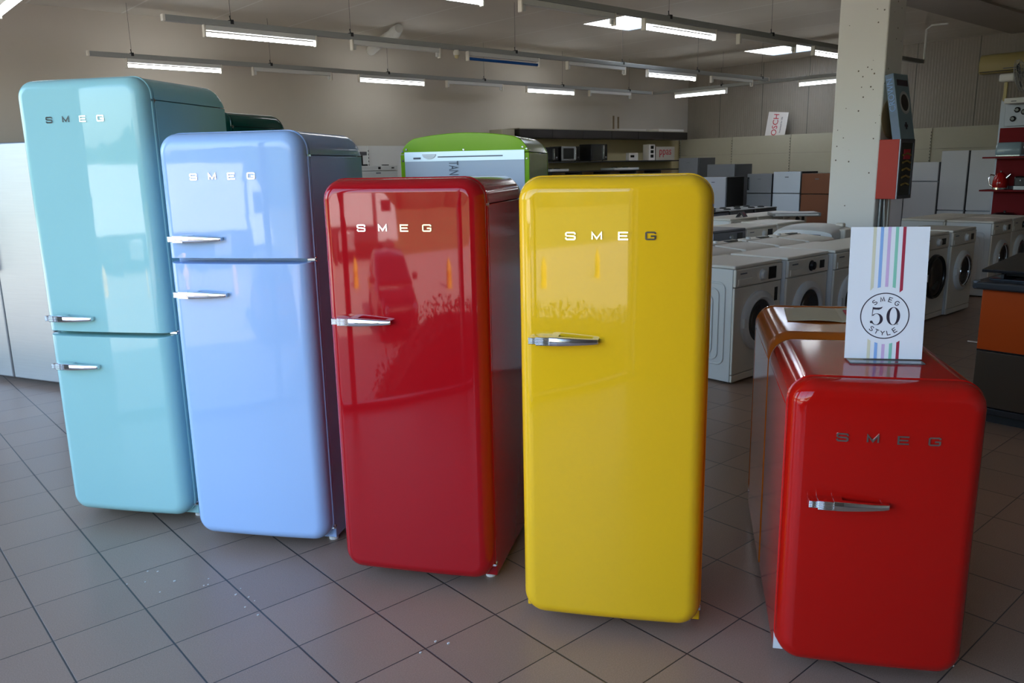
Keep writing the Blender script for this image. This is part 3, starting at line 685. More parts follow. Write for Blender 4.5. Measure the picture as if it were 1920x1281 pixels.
for i, (x, h, lb) in enumerate(((14.22, 0.30, 'taller wooden stick standing on the wall cabinets'), (14.38, 0.28, 'shorter wooden stick standing on the wall cabinets'))):
    o = MB().box(-0.018, 0.018, -0.01, 0.01, 0, h).build('wooden_stick', M['cardboard'], None, loc=(x, 12.6, 2.343)); tag(o, lb, 'stick')
def microwave(label, x, w, h, m):
    t = thing('microwave_oven', label, 'microwave', (x, 12.26, 1.645), 0, 'microwaves on the dark shelf')
    MB().box(0, w, 0.02, 0.38, 0.012, h).build('body', M['black'], t, bevel=0.004)
    d = MB().box(0.002, w*0.76, 0, 0.02, 0.014, h-0.002).build('door', m, t, bevel=0.004); MB().box(0.05, w*0.66, -0.002, 0.003, 0.05, h-0.04).build('window', M['glassdark'], d)
    MB().box(w*0.70, w*0.73, -0.03, 0.002, 0.04, h-0.03).build('handle', M['chrome'], d, bevel=0.002)
    p = MB().box(w*0.77, w-0.002, 0, 0.02, 0.014, h-0.002).build('control_panel', M['black'], t, bevel=0.003)
    k = MB(); k.lathe([(0.018, 0.0), (0.016, -0.015)], (w*0.885, 0.0, 0.08), 'Y', 12); k.build('knob', M['steel'], p)
    for fx in (0.05, w-0.05): MB().lathe([(0.012, 0), (0.012, 0.013)], (fx, 0.1, 0), 'Z', 8).build('foot', M['rubber'], t)
microwave('black microwave half hidden by the lime fridge', 11.62, 0.50, 0.29, M['black'])
microwave('microwave with a silver-framed door on the dark shelf', 12.22, 0.55, 0.31, M['steel'])
microwave('taller black microwave on the dark shelf, farther from the lime fridge', 13.14, 0.50, 0.36, M['black'])
t = thing('kitchen_scale_box', 'small white box with a dark picture, alone on the dark shelf', 'box', (14.42, 12.30, 1.645)); MB().box(0, 0.32, 0, 0.1, 0, 0.17).build('box', M['signwhite'], t, bevel=0.003); MB().box(0.05, 0.18, -0.002, 0.001, 0.07, 0.12).build('picture', M['black'], t)
t = thing('product_box', 'tall white box printed with black appliances, beside the red lettered sign', 'box', (15.10, 12.28, 1.645)); MB().box(0, 0.22, 0, 0.18, 0, 0.36).build('box', M['signwhite'], t, bevel=0.003)
for z in (0.06, 0.16, 0.26): MB().box(0.06, 0.17, -0.002, 0.001, z, z+0.07).build('picture', M['black'], t)
t = thing('brand_sign', 'grey sign with red lower-case letters standing on the dark shelf near the corner', 'sign', (15.50, 12.40, 1.70)); MB().box(0, 0.72, 0, 0.02, -0.055, 0.26).build('board', mat('dim_sign_board', (0.50, 0.45, 0.38), rough=0.6), t)
text_obj('lettering', 'ppas', 0.26, M['signred'], t, Matrix.Translation((0.36, -0.003, 0.15)) @ Matrix.Rotation(pi/2, 4, 'X'))
for i, (x, w, lb) in enumerate(((11.9, 0.55, 'white hob lying on the lower dark shelf near the lime fridge'), (13.9, 0.85, 'white hob lying on the lower dark shelf farther along'))):
    t = thing('hob', lb, 'hob', (x, 12.28, 1.44)); MB().box(0, w, 0, 0.42, 0, 0.05).build('top_plate', M['white'], t, bevel=0.006)
    for k in range(2): MB().lathe([(0.07, 0), (0.07, 0.012), (0.03, 0.016)], (w*(0.28+0.44*k), 0.21, 0.05), 'Z', 16).build('burner', M['black'], t)
simple('metal_sheet', 'dark steel panel standing in front of the display wall, near the microwaves', 'refrigerator', M['steel_dark'], (0.50, 0.58, 1.66), (13.0, 10.10, 0), -pi/2)
# sign leaning on the display wall
t = thing('brand_sign', 'white sign with red capitals standing on its end behind the display wall', 'sign', (16.93, 10.42, 1.98), -pi/2)
bm_ = MB().box(0, 0.50, 0, 0.012, 0, 0.70); bm_.xform(Matrix.Rotation(radians(-6), 4, 'X') @ Matrix.Rotation(radians(5), 4, 'Y')); bm_.build('board', M['signwhite'], t)
text_obj('lettering', 'BOSCH', 0.19, M['signred'], t, Matrix.Rotation(radians(-6), 4, 'X') @ Matrix.Rotation(radians(5), 4, 'Y') @ Matrix.Translation((0.22, -0.004, 0.37)) @ Matrix.Rotation(pi/2, 4, 'X') @ Matrix.Rotation(pi/2, 4, 'Z'), 0.95)
text_obj('small_print', 'Invented for life', 0.055, M['print_grey'], t, Matrix.Rotation(radians(-6), 4, 'X') @ Matrix.Rotation(radians(5), 4, 'Y') @ Matrix.Translation((0.36, -0.004, 0.42)) @ Matrix.Rotation(pi/2, 4, 'X') @ Matrix.Rotation(pi/2, 4, 'Z'))

# fridges in the middle of the hall, fronts towards the street (v values read along the row)
GF = 'fridges in a row before the beige display wall'
def mfr(v_left, w, H, splits, mb_, md, lb, handle=None, u=13.0, badge=True): upright('fridge_freezer', lb, 'refrigerator', u, v_left, -pi/2, w, 0.58, H, splits, mb_, md, GF, handle=handle, badge=badge)
mfr(10.10, 0.46, 1.66, [0.9], M['steel_dark'], M['steel_dark'], 'dark tall fridge, farthest from the column in the row', u=13.35)
MB_ = None
for o in [x for x in COL.objects if x.name.startswith('metal_sheet')]: bpy.data.objects.remove(o)
mfr(9.31, 0.61, 1.525, [0.6], M['steel_dark'], M['steel_dark'], 'broad dark grey fridge behind the pale silver one', u=13.2, badge=False)
mfr(8.985-0.0, 0.54, 1.30, [], M['blackmatt'], mat('pale_silver', (0.42, 0.45, 0.52), rough=0.4, metal=0.4), 'pale silver one-door fridge with black sides', u=12.55)
mfr(8.30, 0.50, 1.345, [1.0], M['blackmatt'], M['steel_dark'], 'dark mirror-finish fridge with a long handle, beside the bright steel one', handle=M['black'])
mfr(7.775, 0.52, 1.378, [1.005], M['blackmatt'], mat('bright_steel', (0.50, 0.56, 0.66), rough=0.35, metal=0.5), 'bright steel two-door fridge between the dark and brown ones')
mfr(7.235, 0.56, 1.345, [1.0], M['blackmatt'], M['brown'], 'copper-brown two-door fridge next to the column')
GW = 'grey-white fridges by the ribbed wall'
lg = mat('grey_white_enamel', (0.56, 0.58, 0.62), rough=0.4)  # one even grey-white for the fridges by the ribbed wall
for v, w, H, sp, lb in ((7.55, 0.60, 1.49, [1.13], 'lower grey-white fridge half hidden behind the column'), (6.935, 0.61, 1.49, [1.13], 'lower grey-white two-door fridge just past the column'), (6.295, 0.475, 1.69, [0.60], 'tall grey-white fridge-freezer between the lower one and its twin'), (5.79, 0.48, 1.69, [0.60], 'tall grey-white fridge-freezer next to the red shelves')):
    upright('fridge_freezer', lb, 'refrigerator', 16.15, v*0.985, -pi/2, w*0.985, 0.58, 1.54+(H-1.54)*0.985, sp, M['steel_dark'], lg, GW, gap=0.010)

# ------------------------------------------------------------------ washing machines
def washer(variant):
    w, d, H = 0.60, 0.49, 0.845
    t = thing('washing_machine', 'x', 'washing machine')
    b = MB(); b.box(0, w, 0.018, d, 0.015, H-0.025)
    # pressed contours on both side panels
    for sx, sgn in ((0.0, -1), (w, 1)):
        for g, hh in ((0.06, 0.30), (0.11, 0.25), (0.16, 0.20)):
            y0_, y1_, z0_, z1_ = 0.018+g, d-g*0.7, 0.10+g*0.6, H-0.07-g*0.9; r_ = 0.05; pts = []
            for cx, cz, a0 in ((y1_-r_, z1_-r_, 0), (y0_+r_, z1_-r_, 90), (y0_+r_, z0_+r_, 180), (y1_-r_, z0_+r_, 270)):
                pts += [(cx+r_*cos(radians(a0+15*i)), cz+r_*sin(radians(a0+15*i))) for i in range(7)]
            k = len(b.v); b.ribbon(pts, 0.014, 0, 0.006, closed=True)
            for i in range(k, len(b.v)):
                x_, y_, z_ = b.v[i]; b.v[i] = (sx + sgn*(-y_ if True else 0), x_, z_)
    b.build('body', M['white'], t, bevel=0.003, seg=1)
    MB().box(-0.002, w+0.002, 0.0, d, H-0.024, H).build('lid', M['warmwhite'], t, bevel=0.008)
    f = MB(); f.box(0.002, w-0.002, 0.0, 0.017, 0.07, H-0.155); f.build('front_panel', M['warmwhite'], t, bevel=0.004)
    MB().box(0.002, w-0.002, 0.0, 0.017, 0.016, 0.065).build('kickboard', M['warmwhite'], t, bevel=0.003)
    p = MB(); p.box(0.002, w-0.002, -0.006, 0.017, H-0.150, H-0.026); cp = p.build('control_panel', M['warmwhite'], t, bevel=0.006)
    dr = MB(); dr.box(0.03, 0.20, -0.012, -0.004, H-0.140, H-0.095); dr.build('detergent_drawer', M['warmwhite'], t, bevel=0.003)
    k = MB(); k.lathe([(0.040, -0.004), (0.040, -0.010), (0.033, -0.014), (0.030, -0.032), (0.026, -0.034)], (0.335, 0, H-0.088), 'Y', 20)
    k.build('knob', M['black'] if variant == 2 else M['white'], cp, smooth=40)
    MB().box(*((0.415, 0.515) if variant in (1, 3) else (0.46, 0.53)), -0.0085, -0.004, H-0.130 if variant == 1 else H-0.118, H-0.042 if variant == 1 else H-0.058).build('display', M['black'], cp, bevel=0.001)
    MB().box(0.05, 0.13, -0.0115, -0.009, H-0.062, H-0.054).build('badge', M['print_grey'], cp)
    # porthole door
    rim = M['white']; gl = M['glassblue']; R0, R1 = 0.215, 0.155
    if variant == 3: rim = M['black']; gl = M['glassdark']; R0, R1 = 0.215, 0.19
    if variant == 4: gl = M['glassdark']; R0, R1 = 0.20, 0.145
    c = (0.30, 0, 0.43)
    dd = MB(); dd.lathe([(R0, 0.0), (R0, -0.020), (R0-0.012, -0.034), (R1+0.015, -0.040), (R1, -0.030), (R1-0.004, -0.016)], c, 'Y', 40, cap=False); do = dd.build('porthole_door', rim, t, smooth=40)
    gg = MB(); gg.lathe([(R1, -0.020), (R1*0.9, -0.026), (R1*0.6, -0.012), (R1*0.3, -0.004), (0.001, -0.002)], c, 'Y', 32, cap=False); gg.build('glass', gl, do, smooth=60)
    if variant == 4:
        q = MB(); q.lathe([(R1+0.018, -0.038), (R1+0.012, -0.046), (R1, -0.042), (R1, -0.030)], c, 'Y', 40, cap=False); q.build('chrome_ring', M['chrome'], do, smooth=50)
    hb = MB(); hb.box(c[0]-R0-0.002, c[0]-R0+0.02, -0.036, -0.002, 0.40, 0.47); hb.build('hinge', M['pvc'], t, bevel=0.003)
    if variant == 1:
        s_ = MB(); s_.box(0.515, 0.555, -0.002, 0.001, H-0.30, H-0.20); s_.build('energy_sticker', M['black'], t)
    for fx in (0.06, w-0.06):
        for fy in (0.08, d-0.08): MB().lathe([(0.02, 0), (0.02, 0.016)], (fx, fy, 0), 'Z', 10).build('foot', M['rubber'], t)
    return t
wp_ = {k: washer(k) for k in (1, 2, 3, 4)}; wused = set()
def place_w(k, x, y, label, group, rz=0):
    p = wp_[k]
    if k not in wused:
        wused.add(k); p.location = (x, y, 0); p.rotation_euler = (0, 0, rz); p['label'] = label; p['group'] = group; return p
    return dup(p, (x, y, 0), rz, label, group)
GA = 'washing machines in the front row'
names = ['white washing machine with a large display, nearest the yellow fridge', 'white washing machine with a black dial, second in the front row', 'white washing machine half hidden by the striped card', 'white washing machine wholly behind the striped card, third last of the front row', 'white washing machine behind the card, before the black-door one', 'washing machine with a big black round door, beside the striped card', 'last washing machine of the front row, with a chrome-ringed porthole']
for i, k in enumerate((1, 2, 2, 1, 2, 3, 4)):
    q_ = place_w(k, 4.775+0.612*i, (3.11, 3.07, 3.02, 3.05, 3.05, 3.10, 3.07)[i], names[i], GA); q_.scale = (1, 1, (1, 1.012, 1.02, 1, 1, 1, 1.01)[i])
GR = 'washing machines in the row towards the ribbed wall'
place_w(4, 9.90, 3.19, 'washing machine showing its long white side, behind the last of the front row', GR)
place_w(2, 10.53, 3.19, 'washing machine at the picture edge above the orange cooker', GR)
place_w(2, 9.90, 3.70, 'washing machine back to front behind the one showing its white side', GR)
place_w(2, 10.53, 3.70, 'washing machine in the rear line below the red shelves', GR)
# slim top loaders behind the front row
def toploader():
    w, d, H = 0.45, 0.44, 0.868; t = thing('top_loader', 'x', 'washing machine')
    MB().box(0, w, 0, d, 0.015, H-0.09).build('body', M['white'], t, bevel=0.006)
    lid = MB(); lid.loft([[(x, 0.0, H-0.088), (x, d-0.11, H-0.088), (x, d-0.11, H-0.01), (x, 0.03, H-0.03), (x, 0.0, H-0.05)] for x in (0.001, w-0.001)]); lid.build('lid', M['warmwhite'], t, bevel=0.006)
    cp = MB(); cp.loft([[(x, d-0.108, H-0.088), (x, d, H-0.088), (x, d, H+0.002), (x, d-0.09, H-0.008)] for x in (0.001, w-0.001)]); c_ = cp.build('control_panel', M['warmwhite'], t, bevel=0.004)
    k = MB(); k.lathe([(0.024, 0), (0.02, 0.02)], (0.10, d-0.05, H-0.006), 'Z', 14); k.build('knob', M['pvc'], c_)
    MB().box(w-0.20, w-0.06, d-0.085, d-0.03, H-0.008, H+0.003).build('display', M['black'], c_)
    MB().box(w/2-0.05, w/2+0.05, -0.008, 0.002, H-0.075, H-0.060).build('lid_grip', M['pvc'], t)
    return t
tl = toploader(); lbs = ['slim white top loader, the nearest to the yellow fridge in the second row', 'slim white top loader, second from the yellow fridge', 'slim white top loader, third from the yellow fridge', 'slim white top loader next to the domed white appliance']
for i in range(4):
    loc = (5.32+0.507*i, 3.68, 0)
    if i == 0: tl.location = loc; tl['label'] = lbs[0]; tl['group'] = 'slim top loaders in the second row'
    else: dup(tl, loc, 0, lbs[i], 'slim top loaders in the second row')
# domed white appliance in front of the column
t = thing('spin_dryer', 'white appliance with a domed lid just in front of the concrete column', 'laundry appliance', (7.42, 4.42, 0), -pi/2+0.10)
MB().box(0, 0.62, 0, 0.60, 0.02, 0.80).build('body', M['white'], t, bevel=0.03, seg=4)
dm = MB(); rings = []
for k in range(11):
    y = 0.0+0.60*k/10; e = (1-abs((k-5)/5)**3)*0.38+0.62; rings.append([(0.31+0.31*cos(a)*(0.94+0.06*e), y, 0.80+0.125*e*max(0, sin(a))**0.45) for a in [pi*i/16 for i in range(17)]])
dm.loft(rings); dm.build('domed_lid', M['white'], t, smooth=50)
MB().box(0.36, 0.50, -0.003, 0.001, 0.825, 0.838).build('badge', M['print_grey'], t)
MB().box(0.63, 0.67, 0.10, 0.34, 0.72, 0.78).build('handle', M['black'], t, bevel=0.01)
hg = MB(); hg.box(0.50, 0.58, 0.35, 0.42, 0.89, 0.93); hg.box(0.57, 0.66, 0.20, 0.44, 0.78, 0.88); hg.build('hinge', M['warmwhite'], t, bevel=0.012)
for fx in (0.08, 0.54): MB().lathe([(0.02, 0), (0.02, 0.03)], (fx, 0.12, 0), 'Z', 8).build('foot', M['rubber'], t)
# third row
GC = 'washing machines in the third row'
place_w(1, 7.79, 4.95, 'washing machine with dial and display in the third row, right of the dark one', GC)
place_w(2, 8.42, 4.95, 'washing machine of the third row hidden behind the domed appliance', GC)
t = thing('washing_machine', 'dark grey washing machine at the start of the third row', 'washing machine', (7.16, 4.95, 0), 0, GC)
MB().box(0, 0.60, 0.018, 0.58, 0.015, 0.82).build('body', M['steel_dark'], t, bevel=0.006); MB().box(-0.002, 0.602, 0, 0.58, 0.821, 0.845).build('lid', M['steel_dark'], t, bevel=0.006)
c_ = MB().box(0.002, 0.598, -0.004, 0.017, 0.70, 0.82).build('control_panel', M['steel_dark'], t, bevel=0.004); k = MB(); k.lathe([(0.026, -0.004), (0.022, -0.025)], (0.32, 0, 0.76), 'Y', 16); k.build('knob', M['steel'], c_)
MB().box(0.44, 0.54, -0.007, -0.003, 0.73, 0.80).build('display', M['black'], c_)
MB().box(0.002, 0.598, 0, 0.017, 0.03, 0.695).build('front_panel', M['steel_dark'], t, bevel=0.004); q = MB(); q.lathe([(0.2, 0), (0.2, -0.02), (0.16, -0.035), (0.15, -0.02)], (0.3, 0, 0.40), 'Y', 32, cap=False); q = q.build('porthole_door', M['steel_dark'], t, smooth=40); g = MB(); g.lathe([(0.155, -0.02), (0.08, -0.01), (0.001, -0.004)], (0.3, 0, 0.40), 'Y', 24, cap=False); g.build('glass', M['glassdark'], q, smooth=50)
GD = 'washing machines in the fourth row'
place_w(2, 8.75, 5.80, 'washing machine of the fourth row carrying the small pink price stand', GD)
place_w(2, 9.38, 5.80, 'washing machine of the fourth row, nearest the column', GD)
t = thing('price_stand', 'small folded price stand with pink figures on a washing machine', 'price sign', (9.10, 5.90, 0.845), 0.3)
p_ = MB(); p_.loft([[(x, -0.06, 0), (x, 0.0, 0.085), (x, 0.06, 0), (x, 0.056, 0), (x, 0.0, 0.079), (x, -0.056, 0)] for x in (0, 0.20)]); p_.build('card', M['print_grey'], t)
text_obj('figures', '70', 0.08, mat('pink_ink_bright', (0.55, 0.18, 0.24), rough=0.6), t, Matrix.Translation((0.10, -0.0345, 0.042)) @ Matrix.Rotation(radians(55), 4, 'X'))
# dark cookers in the fifth row
def cooker(lb, x, y, lidup):
    t = thing('cooker', lb, 'cooker', (x, y, 0), 0, 'dark cookers in the fifth row')
    MB().box(0, 0.60, 0.02, 0.60, 0.02, 0.86).build('body', M['black'], t, bevel=0.004); d = MB().box(0.01, 0.59, 0, 0.02, 0.12, 0.70).build('oven_door', M['glassdark'], t, bevel=0.003)
    h = MB(); h.tube([(0.08, -0.04, 0.66), (0.52, -0.04, 0.66)], 0.009, 8); h.tube([(0.10, -0.04, 0.66), (0.10, 0.004, 0.66)], 0.006, 6); h.tube([(0.50, -0.04, 0.66), (0.50, 0.004, 0.66)], 0.006, 6); h.build('handle', M['chrome'], d, smooth=50)
    c = MB().box(0.01, 0.59, -0.002, 0.02, 0.72, 0.855).build('control_panel', M['steel_dark'], t, bevel=0.003)
    for k in range(5):
        q = MB(); q.lathe([(0.017, -0.002), (0.015, -0.024)], (0.09+0.105*k, 0, 0.79), 'Y', 12); q.build('knob', M['steel'], c)
    MB().box(-0.003, 0.603, 0, 0.60, 0.861, 0.878).build('hob_top', M['steel'] if lidup else M['black'], t, bevel=0.003)
    for bx, by in ((0.17, 0.17), (0.43, 0.17), (0.17, 0.42), (0.43, 0.42)):
        q = MB(); q.lathe([(0.05, 0), (0.05, 0.012), (0.03, 0.02)], (bx, by, 0.878), 'Z', 14); q.build('burner', M['blackmatt'], t)
cooker('dark cooker at the start of the fifth row beside the yellow fridge', 8.72, 6.62, False)
cooker('dark cooker in the fifth row behind the pink price stand', 9.35, 6.62, False)
cooker('dark cooker with a steel hob top, nearest the brown fridge', 9.98, 6.62, True)
cooker('dark cooker last in the fifth row, half behind the column', 10.61, 6.62, True)
# extractor hood laid flat, pale strip
t = thing('cooker_hood', 'flat steel cooker hood lying on the machines in front of the brown fridge', 'cooker hood', (9.50, 5.66, 0.848), -0.85)
MB().box(0, 0.60, 0, 0.40, 0, 0.045).build('canopy', M['steel'], t, bevel=0.004); MB().box(0.03, 0.57, -0.004, 0.0, 0.012, 0.034).build('front_strip', M['pvc'], t)
place_w(2, 10.01, 5.80, 'washing machine of the fourth row under the flat steel hood', GD)

# ------------------------------------------------------------------ things on the column
t = thing('hose_cabinet', 'red fire hose cabinet with a glass door on the concrete column', 'fire hose cabinet', (8.48, 3.66, 1.145))
MB().box(0, 0.34, 0.012, 0.218, 0, 0.60).build('box', M['firered'], t, bevel=0.004)
d = MB(); d.box(0, 0.34, 0, 0.011, 0, 0.035); d.box(0, 0.34, 0, 0.011, 0.565, 0.60); d.box(0, 0.035, 0, 0.011, 0.035, 0.565); d.box(0.305, 0.34, 0, 0.011, 0.035, 0.565); do = d.build('door_frame', M['steel_dark'], t)
MB().box(0.035, 0.305, 0.004, 0.008, 0.035, 0.565).build('glass', M['glassdark'], do)
hs = MB()
for i in range(5): hs.tube([(0.08, 0.000, 0.14+0.075*i), (0.17, -0.002, 0.16+0.075*i), (0.26, 0.000, 0.14+0.075*i)], 0.010, 6)
hs.build('hose_coil', mat('faded_hose_yellow', (0.30, 0.20, 0.05), rough=0.6), t, smooth=50)
MB().box(0.10, 0.24, -0.004, 0.004, 0.40, 0.50).build('notice', M['signred'], do)
# carton leaning back on top of the cabinet
t = thing('appliance_carton', 'blue printed carton with a washing machine picture, leaning on the column', 'box', (8.485, 3.665, 1.747))
ln = Matrix.Rotation(radians(-11), 4, 'X')
def cb(mb, nm, m, **k): mb.xform(ln); return mb.build(nm, m, t, **k)
cb(MB().box(0, 0.33, 0, 0.085, 0.0, 0.66), 'box', [M['cartonblue']], bevel=0.003)
cb(MB().box(-0.0015, 0.0, 0.004, 0.081, 0.004, 0.656), 'side_print', M['cartonside'])
rg = MB(); rg.lathe([(0.115, -0.002), (0.115, -0.004), (0.085, -0.004), (0.085, -0.002)], (0.18, 0, 0.37), 'Y', 32, cap=False); cb(rg, 'printed_ring', mat('ring_grey', (0.55, 0.56, 0.56), rough=0.4), smooth=30)
rg = MB(); rg.lathe([(0.086, -0.003), (0.001, -0.003)], (0.18, 0, 0.37), 'Y', 32, cap=False); cb(rg, 'printed_porthole', M['glassdark'])
cr_ = MB(); cr_.box(0.145, 0.175, -0.003, 0.0, 0.10, 0.17); cr_.box(0.125, 0.195, -0.003, 0.0, 0.122, 0.148); cb(cr_, 'printed_cross', M['ink'])
cb(MB().box(0.05, 0.30, -0.003, 0.0, 0.54, 0.60), 'printed_panel', M['ink'])
text_obj('side_lettering', 'CROWN', 0.085, M['s_blue'], t, ln @ Matrix.Translation((-0.0025, 0.043, 0.45)) @ Matrix.Rotation(-pi/2, 4, 'Z') @ Matrix.Rotation(pi/2, 4, 'X') @ Matrix.Rotation(pi/2, 4, 'Z'))
o = MB(); o.lathe([(0.001, 0), (0.19, 0.0), (0.20, 0.008), (0.19, 0.016), (0.001, 0.016)], (0, 0, 0), 'Y', 40); o = o.build('round_tray', M['cardboard'], None, smooth=40, loc=(8.62, 3.838, 1.957)); o.rotation_euler = (radians(-2), 0, 0); tag(o, 'round tan tray tucked behind the leaning carton', 'tray')
for i, (x, lb) in enumerate(((8.56, 'galvanised pipe under the fire hose cabinet, nearer the room corner of the column'), (8.64, 'second galvanised pipe under the fire hose cabinet'))):
    pmb = MB(); pmb.tube([(x, 3.855, 0.0), (x, 3.855, 1.144)], 0.017, 10); tag(pmb.build('pipe', M['galv'], None, smooth=50), lb, 'pipe')
for i, lb in enumerate(('loose white cable hanging beside the pipes on the column', 'second loose white cable crossing the pipes')):
    pmb = MB(); pmb.tube([(8.58+0.06*i, 3.825-0.02*i, 1.144), (8.55+0.08*i, 3.80, 0.95), (8.58+0.05*i, 3.80, 0.7), (8.56+0.07*i, 3.82, 0.3), (8.58+0.06*i, 3.83, 0.006)], 0.005, 6); tag(pmb.build('cable', M['pvc'], None, smooth=50), lb, 'cable')

# ------------------------------------------------------------------ red display shelves, hood, fan, air conditioner
X = 12.0
t = thing('display_shelves', 'dark red shelving unit with small appliances, behind the washing machines', 'shelving', (X, 3.94, 0), -pi/2)
for z0_, z1_ in ((0.05, 1.12), (1.18, 1.53), (1.60, 1.92)): MB().box(0.03, 1.10, 0.0, 0.03, z0_, z1_).build('back_panel', M['shelfred'], t)
MB().box(0.0, 1.13, 0.03, 0.06, 0, 2.28).build('backing', M['steel_dark'], t)
for z in (1.135, 1.555, 0.72): MB().box(-0.04, 1.10, -0.32, 0.0, z-0.02, z).build('shelf', M['shelfred'], t)
MB().box(0.0, 1.13, -0.32, 0.0, 0.0, 0.05).build('base', M['steel_dark'], t)
def onshelf(x, y): return (X - 0.16 + y, 3.94 - x, )
t = thing('toaster', 'pale blue retro toaster on the upper red shelf', 'toaster', (X-0.16, 3.86, 1.5565), -pi/2)
tb = MB(); prof = [(-0.09, 0.02), (-0.098, 0.06), (-0.095, 0.13), (-0.075, 0.165), (-0.04, 0.178), (0.04, 0.178), (0.075, 0.165), (0.095, 0.13), (0.098, 0.06), (0.09, 0.02)]
tb.loft([[(x, y*k, 0.02+(z-0.02)*k2) for y, z in prof] for x, k, k2 in ((0.0, .82, .88), (0.012, .95, .97), (0.03, 1, 1), (0.27, 1, 1), (0.288, .95, .97), (0.30, .82, .88))]); tb.build('body', mat('toaster_pale_blue', (0.26, 0.36, 0.42), rough=0.15), t, smooth=50)
MB().box(0.01, 0.29, -0.085, 0.085, 0, 0.021).build('base', M['chrome'], t, bevel=0.004)
for y in (-0.035, 0.025): MB().box(0.05, 0.25, y, y+0.012, 0.172, 0.1795).build('slot', M['blackmatt'], t)
MB().box(0.298, 0.33, -0.012, 0.012, 0.10, 0.125).build('lever', M['chrome'], t, bevel=0.003)
t = thing('kettle', 'red retro kettle on the middle red shelf', 'kettle', (X-0.16, 3.79, 1.1365), -pi/2)
k = MB(); k.lathe([(0.085, 0.025), (0.092, 0.05), (0.088, 0.11), (0.075, 0.16), (0.055, 0.195), (0.030, 0.215), (0.001, 0.222)], (0, 0, 0), 'Z', 28); k.build('body', mat('kettle_red', (0.42, 0.01, 0.01), rough=0.1), t, smooth=50)
k = MB(); k.lathe([(0.088, 0), (0.088, 0.025)], (0, 0, 0), 'Z', 24); k.build('base', M['chrome'], t)
k = MB(); k.tube([(-0.075, 0, 0.18), (-0.12, 0, 0.19), (-0.14, 0, 0.14), (-0.125, 0, 0.06), (-0.09, 0, 0.04)], 0.011, 8); k.build('handle', M['chrome'], t, smooth=50)
k = MB(); k.tube([(0.07, 0, 0.15), (0.115, 0, 0.20)], [0.028, 0.016], 10); k.build('spout', M['chrome'], t, smooth=50)
k = MB(); k.lathe([(0.012, 0.218), (0.016, 0.238), (0.001, 0.242)], (0, 0, 0), 'Z', 12); k.build('lid_knob', M['chrome'], t)
t = thing('toaster_oven', 'black toaster beside the red kettle on the middle shelf', 'toaster', (X-0.18, 3.60, 1.1365), -pi/2)
MB().box(0, 0.34, -0.10, 0.10, 0.012, 0.17).build('body', M['black'], t, bevel=0.02, seg=3); MB().box(0.005, 0.335, -0.105, 0.095, 0, 0.05).build('base', M['steel'], t, bevel=0.004)
for k_ in range(3): MB().lathe([(0.012, -0.10), (0.010, -0.112)], (0.08+0.06*k_, 0, 0.12), 'Y', 10).build('knob', M['chrome'], t)
t = thing('pressure_cooker', 'low glossy black pan on the lowest red shelf', 'pan', (X-0.16, 3.70, 0.7215), 0)
k = MB(); k.lathe([(0.12, 0), (0.14, 0.02), (0.142, 0.09), (0.146, 0.095), (0.10, 0.118), (0.02, 0.126), (0.001, 0.127)], (0, 0, 0), 'Z', 28); k.build('body', M['black'], t, smooth=40); k = MB(); k.lathe([(0.01, 0.12), (0.018, 0.145), (0.001, 0.15)], (0, 0, 0), 'Z', 12); k.build('knob', M['chrome'], t)
MB().box(-0.02, 0.02, 0.13, 0.18, 0.07, 0.085).build('handle', M['black'], t, bevel=0.004)
t = thing('gas_hob', 'steel hob with black burners mounted upright above the red shelves', 'hob', (X-0.005, 3.86, 1.94), -pi/2)
MB().box(0, 0.60, -0.03, 0.0, 0, 0.27).build('plate', M['steel_dark'], t, bevel=0.003)
for bx, bz in ((0.10, 0.09), (0.22, 0.17), (0.36, 0.10), (0.14, 0.20)):
    k = MB(); k.lathe([(0.035, -0.03), (0.035, -0.045), (0.02, -0.055)], (bx, 0, bz), 'Y', 14); k.build('burner', M['black'], t)
t = thing('slim_hood', 'white slim hood bar at the top of the red shelving unit', 'cooker hood', (X-0.30, 3.80, 2.21), -pi/2); MB().box(0, 0.60, 0, 0.29, 0, 0.065).build('body', M['pvc'], t, bevel=0.006); MB().box(0.08, 0.14, -0.003, 0.0, 0.02, 0.03).build('switch', M['print_grey'], t)
t = thing('wall_fan', 'grey fan on a cream post above the red shelves', 'fan', (12.0, 3.94, 2.26), -pi/2)
MB().box(0.02, 0.06, 0.005, 0.035, 0.0, 0.24).build('post', M['acbeige'], t, bevel=0.006)
MB().box(-0.03, 0.15, -0.06, 0.05, 0.24, 0.34).build('motor', M['pvc'], t, bevel=0.02, seg=3)
fg = MB(); rot = Matrix.Translation((0.22, -0.05, 0.30)) @ Matrix.Rotation(radians(-12), 4, 'Y')
n0 = len(fg.v)
for r_ in (0.20, 0.16, 0.12, 0.08, 0.04):
    for dx in (-0.045*(1-(r_/0.21)**2)**0.5, 0.045*(1-(r_/0.21)**2)**0.5): fg.tube([(dx, r_*cos(2*pi*i/24), r_*sin(2*pi*i/24)) for i in range(25)], 0.003, 4, False)
for i in range(16):
    a = 2*pi*i/16
    for sg in (-1, 1): fg.tube([(sg*0.045, 0.02*cos(a), 0.02*sin(a)), (sg*0.035, 0.12*cos(a), 0.12*sin(a)), (0, 0.205*cos(a), 0.205*sin(a))], 0.0022, 4, False)
fg.xform(rot); fg.build('guard', M['track'], t)
bl = MB()
